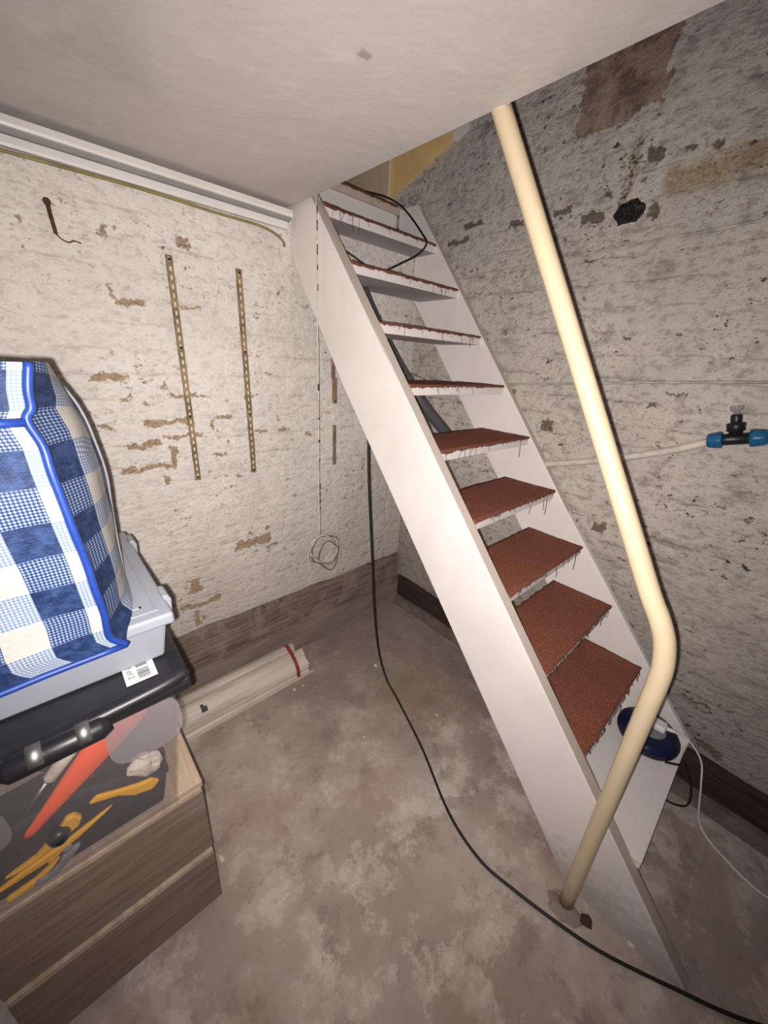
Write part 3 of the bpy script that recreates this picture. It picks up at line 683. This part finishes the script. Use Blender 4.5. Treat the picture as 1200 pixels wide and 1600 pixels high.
tag(tubeobj('short_black_lead', [(-.215,-1.553,.269), (-.19,-1.585,.268), (-.165,-1.602,.262), (-.11,-1.63,.17), (-.06,-1.65,.09), (-.055,-1.662,.03), (-.07,-1.655,.006), (-.095,-1.62,.006), (-.10,-1.57,.006)], .0036, M_BLACKCABLE), 'short black lead dropping from the navy cassette to the floor', 'cable')

# ================================================================== LEFT WALL FITTINGS
def slotted(name, x, z1, z0, label, missing=()):
    t = thing(name, (x, 0, z0), label, 'shelf upright', 'slotted shelf uprights on the left wall')
    w_ = .0095; yb, yfr = .0045, -.008
    pitch_ = .0254; nsl = int((z1-z0)/pitch_)
    m = MB(); m.box((x-w_, yfr, z0), (x-.0032, yb, z1)); m.box((x+.0032, yfr, z0), (x+w_, yb, z1))
    for i in range(nsl+1):
        za = z0+i*pitch_; m.box((x-.0032, yfr, za), (x+.0032, yb, min(za+.012, z1)))
    m.build('channel', M_STEEL, t)
    m = MB().box((x-.0033, yfr+.004, z0), (x+.0033, yb, z1)); m.build('backing', M_SLOT, t)
    for f in (.0, .32, .64, 1.0):
        z = z0+.012+(z1-z0-.024)*f
        lathe('screw', Vector((x, yfr+.001, z)), (0, -1, 0), [(0,.0045),(.002,.0045),(.003,.003)], M_HOLE, t, 10)
    return t
slotted('shelf_upright', -1.147, 1.772, 1.030, 'leftmost slotted metal shelf upright on the left wall')
slotted('shelf_upright', -.922, 1.772, 1.028, 'middle slotted metal shelf upright on the left wall')
t = thing('shelf_upright', (-.512, 0, 1.0), 'broken half-painted shelf upright next to the stair stringer', 'shelf upright', 'slotted shelf uprights on the left wall')
MB().box((-.5215,-.008,1.410),(-.5045,.004,1.59)).build('upper_piece', M_STEEL, t, bevel=.002)
MB().box((-.5150,-.012,1.300),(-.4965,.004,1.415)).build('middle_piece', M_STEEL, t, bevel=.002)
MB().box((-.5140,-.004,1.200),(-.5010,.004,1.300)).build('painted_piece', M_LEFT, t)
MB().box((-.5135,-.008,1.005),(-.4970,.004,1.200)).build('lower_piece', M_STEEL, t, bevel=.002)
lathe('screw', Vector((-.506,-.011,1.31)), (0,-1,0), [(0,.005),(.002,.005),(.003,.003)], M_HOLE, t, 10)
hk = thing('rusty_hook', (-1.43, 0, 1.70), 'rusty iron hook hammered into the upper left wall', 'hook')
MB().tube(spline([(-1.428,.004,1.836),(-1.428,-.012,1.834),(-1.427,-.013,1.81),(-1.425,-.012,1.785),(-1.423,-.004,1.768)], 5), .0048, 8).build('shank', M_RUST, hk, True)
lathe('nail_head', Vector((-1.428,-.010,1.836)), (0,-1,0), [(0,.009),(.004,.009),(.006,.006)], M_RUST, hk, 10)
MB().tube(spline([(-1.423,-.003,1.768),(-1.412,-.001,1.758),(-1.398,-.001,1.754),(-1.385,-.001,1.760),(-1.370,-.001,1.757)], 4), .0018, 6).build('rust_spur', M_RUST, hk, True)

# ================================================================== FLOOR THINGS
# bundle of moulded gutter lengths
gb = thing('moulding_bundle', (-1.1, -.13, 0), 'bundle of dirty white moulded lengths lying along the left wall', 'moulding')
def gutter(prof, x0, x1, name='length', cut=0.0):
    n = len(prof); V = []
    ins = [(y, z) for (y, z) in prof]
    seg = 14
    for s in range(seg+1):
        f = s/seg; x = x0+(x1-x0)*f
        for (y, z) in ins:
            e = (.012*noise.noise(Vector((y*30, z*30, 3)))*(1 if s in (0, seg) else 0))
            V.append((x+e, y, z+.0015*noise.noise(Vector((x*6, y*20, z*20)))))
    F = [(s*n+k, s*n+(k+1) % n, (s+1)*n+(k+1) % n, (s+1)*n+k) for s in range(seg) for k in range(n)]+[tuple(range(n)), tuple(range(seg*n, seg*n+n))]
    return mesh(name, V, F, M_GUTTER, gb)
P1 = [(-.212,.002),(-.212,.014),(-.203,.020),(-.205,.034),(-.200,.052),(-.188,.072),(-.172,.088),(-.152,.098),(-.150,.106),(-.138,.108),(-.128,.100),(-.128,.088),(-.150,.075),(-.168,.055),(-.176,.030),(-.176,.002)]
gutter(P1, -1.44, -.80)
P2 = [(-.174,.002),(-.174,.030),(-.164,.055),(-.146,.076),(-.126,.090),(-.122,.108),(-.115,.118),(-.098,.122),(-.080,.116),(-.066,.100),(-.060,.076),(-.060,.002)]
gutter(P2, -1.44, -.83)
P3 = [(-.222,.001),(-.222,.010),(-.2135,.011),(-.2135,.001)]
gutter(P3, -1.43, -.775, 'lower_lip')
# printed tape round the bundle near its end
out = [(-.2145,.012),(-.2065,.021),(-.2075,.035),(-.2025,.053),(-.190,.074),(-.174,.0905),(-.153,.101),(-.151,.109),(-.138,.111),(-.116,.121),(-.098,.125),(-.079,.119),(-.063,.101)]
V = []
for (y, z) in out: V += [(-.868, y, z), (-.850, y, z)]
n_ = len(out)
inn = [(y*.985-.0006, z-.0035) for (y, z) in out]
for (y, z) in inn: V += [(-.868, y, z), (-.850, y, z)]
F = [(2*i, 2*i+1, 2*i+3, 2*i+2) for i in range(n_-1)]+[(2*n_+2*i, 2*n_+2*i+2, 2*n_+2*i+3, 2*n_+2*i+1) for i in range(n_-1)]
mesh('printed_tape', V, F, M_TAPE, gb)
tp = [(-.93+.0,.0)]
mesh('black_mark', [(-1.305+dx, y-.0008, z+.0012) for dx in (0, .012, .024) for (y, z) in ((-.186,.0745),(-.170,.091),(-.160,.0955))], [(0,1,4,3),(1,2,5,4),(3,4,7,6)], M_INK, gb)
# crumbs of paint
CR = [(-.505,-.388,.013,'oval pale paint flake beside the hanging black cable'),(-.636,-1.639,.010,'pale paint flake against the foot of the long stringer'),(-.912,-.256,.009,'pale crumb just in front of the taped bundle'),
      (-.869,-.262,.006,'tiny pale crumb near the taped end of the bundle'),(-1.424,-.700,.011,'white paint flake beside the drawer chest'),(-.486,-.793,.007,'pale crumb under the stairs near the black cable'),(-.81,-.665,.006,'tiny pale crumb on the open floor'),(-.115,-1.69,.008,'pale crumb beside the white lead near the right wall'),(-1.15,-.30,.007,'small crumb below the middle of the bundle')]
for k, (x, y, r, lab) in enumerate(CR):
    V = []; F = []; na = 9; rng = random.Random(200+k)
    for (h, s) in ((0, 1), (.45, .92), (.8, .5)):
        for a in range(na):
            th = 2*math.pi*a/na; q = r*s*(1+rng.uniform(-.22, .22)); V.append((x+q*math.cos(th)*.7, y+q*math.sin(th)*1.1, h*r*.6))
    F = [(i*na+a, i*na+(a+1) % na, (i+1)*na+(a+1) % na, (i+1)*na+a) for i in range(2) for a in range(na)]+[tuple(range(na))[::-1], tuple(range(2*na, 3*na))]
    tag(mesh('paint_flake', V, F, M_CRUMB), lab, 'paint flake', 'paint flakes on the floor')
V = []; na = 10; rng = random.Random(3)
for (h, s) in ((0, 1), (.006, .9), (.009, .5)):
    for a in range(na):
        th = 2*math.pi*a/na; q = .017*s*(1+rng.uniform(-.2, .2)); V.append((-.684+q*math.cos(th), -1.535+q*math.sin(th), h))
F = [(i*na+a, i*na+(a+1) % na, (i+1)*na+(a+1) % na, (i+1)*na+a) for i in range(2) for a in range(na)]+[tuple(range(na))[::-1], tuple(range(2*na, 3*na))]
tag(mesh('dark_stone', V, F, M_ROT), 'small dark stone on the floor by the handrail foot', 'stone')

# ================================================================== CHEST, BOXES, BAG
CXR, CXL, CYF, CYB, CZ = -1.455, -1.868, -.800, -.33, .518
ch = thing('drawer_chest', ((CXR+CXL)/2, (CYF+CYB)/2, 0), 'dark grey-brown two-drawer chest standing on the floor under the boxes', 'chest')
m = MB(); m.box((CXL, CYF+.02, .0), (CXR, CYB, CZ-.02)); m.build('carcass', M_CHEST, ch, bevel=.002)
MB().box((CXL, CYF+.004, CZ-.02), (CXR, CYB, CZ)).build('top', M_CHESTTOP, ch, bevel=.002)
for (za, zb) in ((.265, .490), (.030, .236)):
    dw = MB().box((CXL+.003, CYF, za), (CXR-.003, CYF+.0195, zb)).build('drawer', M_CHEST, ch, bevel=.002)
    MB().box((CXL+.005, CYF+.002, zb), (CXR-.005, CYF+.0195, zb+.010)).build('grip_edge', M_CHESTTOP, dw, bevel=.001)
MB().box((CXR-.05, CYF+.03, -.0), (CXR-.002, CYF+.06, .03)).build('foot', M_CHEST, ch)

# clear storage box with black lid
BXL, BXR = -1.90, -1.470
sb = thing('storage_box', (-1.68, -.62, CZ), 'clear plastic storage box full of tools with a black lid', 'storage box')
def shell(x0, x1, y0, y1, z0, x0t, x1t, y0t, y1t, z1, th):
    m = MB()
    A = [(x0,y0,z0),(x1,y0,z0),(x1,y1,z0),(x0,y1,z0)]; B = [(x0t,y0t,z1),(x1t,y0t,z1),(x1t,y1t,z1),(x0t,y1t,z1)]
    A2 = [(x0+th,y0+th,z0+th),(x1-th,y0+th,z0+th),(x1-th,y1-th,z0+th),(x0+th,y1-th,z0+th)]; B2 = [(x0t+th,y0t+th,z1),(x1t-th,y0t+th,z1),(x1t-th,y1t-th,z1),(x0t+th,y1t-th,z1)]
    m.add(A+B+A2+B2, [(3,2,1,0),(0,1,5,4),(1,2,6,5),(2,3,7,6),(3,0,4,7),(8,9,10,11),(8,12,13,9),(9,13,14,10),(10,14,15,11),(11,15,12,8),(4,5,13,12),(5,6,14,13),(6,7,15,14),(7,4,12,15)])
    return m
shell(-1.87, -1.512, -.812, -.42, CZ+.001, -1.90, -1.478, -.842, -.39, .872, .003).build('clear_tub', M_CLEAR, sb, bevel=.003)
# frosted hand panel, upper right of the front
V = []; na = 28
for s in (0, .003):
    for a in range(na):
        th = 2*math.pi*a/na; e = 3.2
        cx = -1.540+.062*math.copysign(abs(math.cos(th))**(2/e), math.cos(th)); cz = .812+.055*math.copysign(abs(math.sin(th))**(2/e), math.sin(th))
        V.append((cx, -.8405-.0-(cz-.87)*-.0857*1.0-.002-s, cz))
mesh('frosted_panel', V, [tuple(range(na))[::-1], tuple(range(na, 2*na))]+[(a, (a+1) % na, na+(a+1) % na, na+a) for a in range(na)], M_FROST, sb)
V2 = [(v[0]-.27, v[1], v[2]-.07) for v in V]
V2 = [(x, -.8425+(.872-z)*.0857-(.003 if i >= na else 0), z) for i, (x, y, z) in enumerate(V2)]
mesh('frosted_panel', V2, [tuple(range(na))[::-1], tuple(range(na, 2*na))]+[(a, (a+1) % na, na+(a+1) % na, na+a) for a in range(na)], M_FROST, sb)
# lid: extruded profile with rounded nose
m = MB().prism([(-.36,.872),(-.845,.872),(-.870,.880),(-.878,.896),(-.872,.914),(-.856,.922),(-.80,.930),(-.36,.930)], lambda y, z: (-1.925, y, z), lambda y, z: (-1.455, y, z))
lid = m.build('lid', M_BLACKPL, sb, bevel=.006, seg=3)
MB().tube(spline([(-1.93,-.868,.905),(-1.70,-.870,.904),(-1.58,-.868,.908),(-1.50,-.866,.912),(-1.458,-.858,.914)], 4), .014, 12).build('rim', M_BLACKPL, lid, True)
hd = MB().tube([(-1.722,-.878,.896),(-1.715,-.880,.897),(-1.60,-.880,.897),(-1.588,-.878,.898)], [.014,.020,.020,.015], 14).build('latch_handle', M_BLACKPL, lid, True)
for x in (-1.622, -1.682):
    MB().tube([(x-.009,-.8825,.9035),(x+.009,-.8825,.9035)], .0185, 14).build('latch_roller', M_CHROME, lid, True)
# sticker
def quadmap(u, v):     # u 0..1 left->right, v 0..1 front->back over the lid slope
    x = -1.552+.050*u; y = -.846+.050*v; z = .9236+(y+.856)*.1429+.0012
    return (x, y, z)
sk = mesh('barcode_sticker', [quadmap(0,0),quadmap(1,0),quadmap(1,1),quadmap(0,1)]+[(a, b, c-.001) for a, b, c in (quadmap(0,0),quadmap(1,0),quadmap(1,1),quadmap(0,1))], [(0,1,2,3),(4,7,6,5),(0,4,5,1),(1,5,6,2),(2,6,7,3),(3,7,4,0)], M_STICKER, lid)
m = MB(); rng = random.Random(9)
for (u0, u1, v0, v1) in ((.42,.80,.12,.56), (.42,.80,.66,.95)):
    v = v0
    while v < v1:
        wv = rng.choice((.016, .028, .04)); a, b, c, d_ = quadmap(u0, v), quadmap(u1, v), quadmap(u1, v+wv), quadmap(u0, v+wv)
        m.add([(p[0], p[1], p[2]+.0004) for p in (a, b, c, d_)], [(0,1,2,3)]); v += wv+rng.choice((.014, .024))
m.build('barcode', M_INK, sk)
def text(body, size, place, parent, m_):
    cu = bpy.data.curves.new('txt', 'FONT'); cu.body = body; cu.size = size
    to = bpy.data.objects.new('txt', cu); COL.objects.link(to); bpy.context.view_layer.update()
    me = to.evaluated_get(bpy.context.evaluated_depsgraph_get()).to_mesh()
    V = [place(v.co.x, v.co.y) for v in me.vertices]; F = [tuple(p.vertices) for p in me.polygons]
    bpy.data.objects.remove(to); return mesh('print', V, F, m_, parent)
text('2 of 2', .26, lambda a, b: (lambda p: (p[0], p[1], p[2]+.0004))(quadmap(.12+b, .86-a*1.0)), sk, M_INK)

# contents of the box, each its own thing
V = []; F = []; P0, P1_ = Vector((-1.745,-.800,.655)), Vector((-1.545,-.796,.836)); dd = (P1_-P0); e1 = Vector((-dd.z, 0, dd.x)).normalized(); e2 = Vector((0, -1, 0))
prof = [(0,.006),(.04,.009),(.2,.014),(.45,.023),(.7,.031),(.88,.035),(.97,.034),(1,.028)]
for (f, r) in prof:
    for a in range(18):
        th = 2*math.pi*a/18; V.append(P0+dd*f+e1*r*math.cos(th)+e2*r*.55*math.sin(th))
F = [(i*18+a, i*18+(a+1) % 18, (i+1)*18+(a+1) % 18, (i+1)*18+a) for i in range(len(prof)-1) for a in range(18)]+[tuple(range(18))[::-1], tuple(range((len(prof)-1)*18, len(prof)*18))]
oc = mesh('orange_sheath', V, F, M_ORANGE, None, True); tag(oc, 'tapered orange plastic sheath lying aslant inside the clear box', 'sheath')
lathe('rivet', P0+dd*.52+Vector((.006,-.0235,-.008)), (0,-1,0), [(0,.005),(.003,.005),(.004,.003)], M_RUST, oc, 10)
sd = thing('screwdriver', (-1.70,-.775,.70), 'steel screwdriver with a clear handle inside the box', 'screwdriver')
MB().tube([(-1.740,-.808,.715),(-1.690,-.808,.770)], .0042, 8).build('shaft', M_CHROME, sd, True)
MB().tube([(-1.693,-.808,.767),(-1.688,-.808,.772),(-1.650,-.808,.812),(-1.640,-.808,.822)], [.006,.011,.012,.008], 10).build('handle', M_PALECLOTH, sd, True)
# black and yellow power tool
pt = thing('power_tool', (-1.68,-.72,CZ+.004), 'charcoal and yellow power tool at the bottom of the clear box', 'power tool')
def slab(poly, y0, y1, name, m_, parent, bev=.004):
    return MB().prism(poly, lambda x, z: (x, y0, z), lambda x, z: (x, y1, z)).build(name, m_, parent, bevel=bev)
slab([(-1.86,.530),(-1.70,.524),(-1.535,.526),(-1.520,.60),(-1.60,.66),(-1.68,.69),(-1.80,.68),(-1.86,.62)], -.794, -.70, 'tool_body', M_CHAR, pt, .008)
slab([(-1.79,.588),(-1.745,.598),(-1.708,.628),(-1.690,.650),(-1.676,.648),(-1.668,.632),(-1.676,.616),(-1.70,.606),(-1.735,.590)], -.806, -.793, 'yellow_shell', M_YELLOW, pt)
slab([(-1.83,.560),(-1.77,.578),(-1.70,.590),(-1.62,.612),(-1.68,.582),(-1.705,.574),(-1.735,.552),(-1.735,.566)], -.803, -.793, 'yellow_stripe', M_YELLOW, pt)
slab([(-1.64,.660),(-1.60,.640),(-1.572,.628),(-1.548,.622),(-1.535,.606),(-1.552,.592),(-1.572,.600),(-1.584,.604),(-1.61,.630),(-1.655,.650)], -.803, -.793, 'yellow_stripe', M_YELLOW, pt)
slab([(-1.725,.690),(-1.700,.704),(-1.690,.692),(-1.708,.676),(-1.728,.676)], -.803, -.793, 'yellow_patch', M_YELLOW, pt)
slab([(-1.80,.536),(-1.76,.541),(-1.715,.560),(-1.735,.541),(-1.765,.528),(-1.80,.524)], -.804, -.793, 'yellow_foot', M_YELLOW, pt)
lathe('knob', Vector((-1.706,-.803,.622)), (0,-1,.2), [(0,.017),(.006,.018),(.014,.014),(.018,.006)], M_BLACKPL, pt, 18)
lathe('screw_eye', Vector((-1.703,-.801,.572)), (0,-1,.2), [(0,.008),(.003,.008),(.003,.004)], M_GREYDK, pt, 14)
cl = thing('grey_clamp', (-1.73,-.79,CZ+.004), 'grey plastic clamp at the front of the clear box', 'clamp')
slab([(-1.762,.532),(-1.742,.524),(-1.726,.526),(-1.690,.556),(-1.682,.566),(-1.692,.570),(-1.715,.560),(-1.722,.548),(-1.742,.536),(-1.752,.544)], -.808, -.797, 'jaw', M_GREYDK, cl)
def lump(name, c, s, m_, seed, lab, cat):
    V = []; na, nb = 16, 9
    for j in range(nb+1):
        for a in range(na):
            ph = math.pi*j/nb; th = 2*math.pi*a/na; q = Vector((math.sin(ph)*math.cos(th), math.sin(ph)*math.sin(th), math.cos(ph)))
            r = 1+.5*noise.noise(q*1.7+Vector((seed, 1, 2))); V.append((c[0]+s[0]*q.x*r, c[1]+s[1]*q.y*r, c[2]+s[2]*q.z*r))
    F = [(j*na+a, j*na+(a+1) % na, (j+1)*na+(a+1) % na, (j+1)*na+a) for j in range(nb) for a in range(na)]
    return tag(mesh(name, V, F, m_), lab, cat)
lump('crumpled_wrap', (-1.556,-.775,.640), (.030,.018,.036), M_PALECLOTH, 3, 'pale crumpled wrapper in the right end of the clear box', 'wrapper')
lump('maroon_cloth', (-1.528,-.745,.600), (.018,.030,.05), M_MAROON, 6, 'dark maroon cloth in the right end of the clear box', 'cloth')
lump('navy_cloth', (-1.66,-.565,.69), (.125,.085,.11), M_NAVYCLOTH, 12, 'navy cloth heaped behind the orange sheath in the clear box', 'cloth')
lump('dark_bag', (-1.838,-.60,.66), (.022,.06,.09), M_MAROON, 9, 'dark cloth bag in the left end of the clear box', 'bag')

# grey shallow box with lid
gx = thing('grey_box', (-1.66, -.62, .931), 'shallow light blue-grey plastic box with a clip-on lid under the bag', 'storage box')
shell(-1.875, -1.480, -.808, -.42, .931, -1.885, -1.468, -.826, -.405, 1.022, .003).build('tub', M_GREYPL, gx, bevel=.005)
gl = MB().box((-1.89, -.838, 1.016), (-1.457, -.395, 1.040)).build('lid', M_GREYPL, gx, bevel=.006, seg=3)
m = MB()
for (a, b) in (((-1.535,-.815),(-1.477,-.811)), ((-1.481,-.811),(-1.477,-.45)), ((-1.535,-.45),(-1.477,-.446)), ((-1.521,-.79),(-1.500,-.787)), ((-1.503,-.79),(-1.500,-.50))):
    m.box((a[0], a[1], 1.0385), (b[0], b[1], 1.0425))
m.build('lid_ribs', M_GREYPL, gl)
for y in (-.76, -.46):
    m = MB().prism([(-1.462,1.046),(-1.452,1.045),(-1.447,1.035),(-1.449,1.000),(-1.453,.990),(-1.458,1.0),(-1.459,1.030)], lambda x, z: (x, y-.022, z), lambda x, z: (x, y+.022, z))
    m.build('clip', M_GREYPL, gx, bevel=.002)

# gingham laundry bag
bg = thing('laundry_bag', (-1.75, -.66, 1.04), 'blue and white checked woven bag with blue piping on the grey box', 'bag')
FP = [(-1.540,1.040),(-1.558,1.062),(-1.560,1.085),(-1.559,1.113),(-1.562,1.160),(-1.564,1.209),(-1.568,1.255),(-1.571,1.299),(-1.574,1.340),(-1.575,1.372),(-1.583,1.404),(-1.576,1.418),(-1.574,1.440),(-1.567,1.470)]
BP = [(-1.502,1.046),(-1.500,1.070),(-1.500,1.10),(-1.500,1.13),(-1.497,1.17),(-1.495,1.21),(-1.494,1.25),(-1.494,1.29),(-1.497,1.325),(-1.503,1.360),(-1.512,1.388),(-1.520,1.404),(-1.530,1.420),(-1.545,1.438)]
YF, YB = -.880, -.61
R_ = len(FP); XLB = -2.02
def arc(pts):
    s = [0]
    for i in range(1, len(pts)): s.append(s[-1]+math.dist(pts[i], pts[i-1]))
    return s
sF = arc([(p[0], p[1]) for p in FP])
def fy(x, z):
    f = max(0, min(1, (z-1.04)/.43))
    return YF-.012*math.sin(math.pi*f)+.006*noise.noise(Vector((x*9, z*9, 1)))+.004*noise.noise(Vector((x*24, z*22, 5)))+.02*max(0, f-.8)
# front
V = []; UV = []; nx = 40
for i in range(R_*3-2):
    k, f = divmod(i, 3); f /= 3
    a = FP[k]; b = FP[min(k+1, R_-1)]
    ex, ez = a[0]+(b[0]-a[0])*f, a[1]+(b[1]-a[1])*f
    s = sF[k]+(sF[min(k+1, R_-1)]-sF[k])*f
    for j in range(nx+1):
        u = j/nx; x = ex+(XLB-ex)*u; z = ez
        if k == 0: z = 1.040-(.010*u if True else 0)+ (ez-1.040)
        y = fy(x, z)
        V.append((x, y if j else fy(ex, ez), z)); UV.append((-(ex-x)-.030, s))
NR = R_*3-2
F = [(i*(nx+1)+j, i*(nx+1)+j+1, (i+1)*(nx+1)+j+1, (i+1)*(nx+1)+j) for i in range(NR-1) for j in range(nx)]
mesh('front_panel', V, F, M_GING, bg, True, UV)
# side
V = []; UV = []; ns = 18
for i in range(NR):
    k, f = divmod(i, 3); f /= 3; k2 = min(k+1, R_-1)
    A = Vector((FP[k][0]+(FP[k2][0]-FP[k][0])*f, 0, FP[k][1]+(FP[k2][1]-FP[k][1])*f)); A.y = fy(A.x, A.z)
    B = Vector((BP[k][0]+(BP[k2][0]-BP[k][0])*f, YB, BP[k][1]+(BP[k2][1]-BP[k][1])*f))
    s = sF[k]+(sF[k2]-sF[k])*f
    for j in range(ns+1):
        u = j/ns; P = A.lerp(B, u); P.x += (.016*math.sin(math.pi*u)+.004*noise.noise(Vector((u*4, P.z*12, 8))))*min(1, u*4)
        P.z += .010*math.sin(math.pi*u)*(1 if i > NR*.6 else 0)
        V.append(P); UV.append((.010+.42*(P-A).length, s+.030*u))
F = [(i*(ns+1)+j, i*(ns+1)+j+1, (i+1)*(ns+1)+j+1, (i+1)*(ns+1)+j) for i in range(NR-1) for j in range(ns)]
sideV = V
mesh('side_panel', V, F, M_GING, bg, True, UV)
# back, left and top panels
V = []; UV = []
for i in range(NR):
    p = sideV[i*(ns+1)+ns]
    for j in range(9):
        u = j/8; V.append((p.x+(XLB-p.x)*u, YB+.02*math.sin(math.pi*u), p.z+(.03*math.sin(math.pi*u/1.2) if i > NR*.7 else 0))); UV.append((u*.5, p.z))
F = [(i*9+j, i*9+j+1, (i+1)*9+j+1, (i+1)*9+j) for i in range(NR-1) for j in range(8)]
backV = V; mesh('back_panel', V, F, M_GING, bg, True, UV)
V = []; UV = []
for j in range(9):
    u = j/8; x0 = FP[-1][0]+(XLB-FP[-1][0])*u; a = Vector((x0, fy(x0, 1.47), 1.470)); b = Vector(backV[(NR-1)*9+j])
    for q in range(7):
        v = q/6; P = a.lerp(b, v); P.z += .008*math.sin(math.pi*v); V.append(P); UV.append((u*.45, v*.3+.41))
F = [(j*7+q, j*7+q+1, (j+1)*7+q+1, (j+1)*7+q) for j in range(8) for q in range(6)]
mesh('top_panel', V, F, M_GING, bg, True, UV)
V = []; UV = []
for i in range(NR):
    z = 1.04+.43*i/(NR-1)
    for q in range(5):
        v = q/4; V.append((XLB-.02*math.sin(math.pi*v), YF+(YB-YF)*v, z)); UV.append((v*.27, z))
F = [(i*5+q, i*5+q+1, (i+1)*5+q+1, (i+1)*5+q) for i in range(NR-1) for q in range(4)]
mesh('far_side_panel', V, F, M_GING, bg, True, UV)
V = [(-1.54,YF,1.041),(-1.50,YB,1.044),(XLB,YB,1.044),(XLB,YF,1.041)]
mesh('bottom_panel', V, [(0,1,2,3)], M_GING, bg, False, [(0,0),(0,.3),(.5,.3),(.5,0)])
# piping
P = [(p[0]+.001, fy(p[0], p[1])-.002, p[1]) for p in FP]
MB().tube(spline(P, 5), .0052, 8).build('edge_piping', M_PIPING, bg, True)
P = [(FP[0][0]+(XLB-FP[0][0])*u, fy(FP[0][0]+(XLB-FP[0][0])*u, 1.04)-.002, 1.040-.010*u) for u in [i/14 for i in range(15)]]
MB().tube(P, .005, 8).build('bottom_piping', M_PIPING, bg, True)
P = [(FP[10][0]+(XLB-FP[10][0])*u, fy(FP[10][0]+(XLB-FP[10][0])*u, 1.402)-.003, 1.402-.0*u) for u in [i/14 for i in range(15)]]
MB().tube(P, .0055, 8).build('flap_piping', M_PIPING, bg, True)
P = [tuple(sideV[i*(ns+1)+ns-2]+Vector((.002,0,.0))) for i in range(0, NR, 2)]
MB().tube(spline(P, 3), .0025, 6).build('side_seam', M_GREYDK, bg, True)
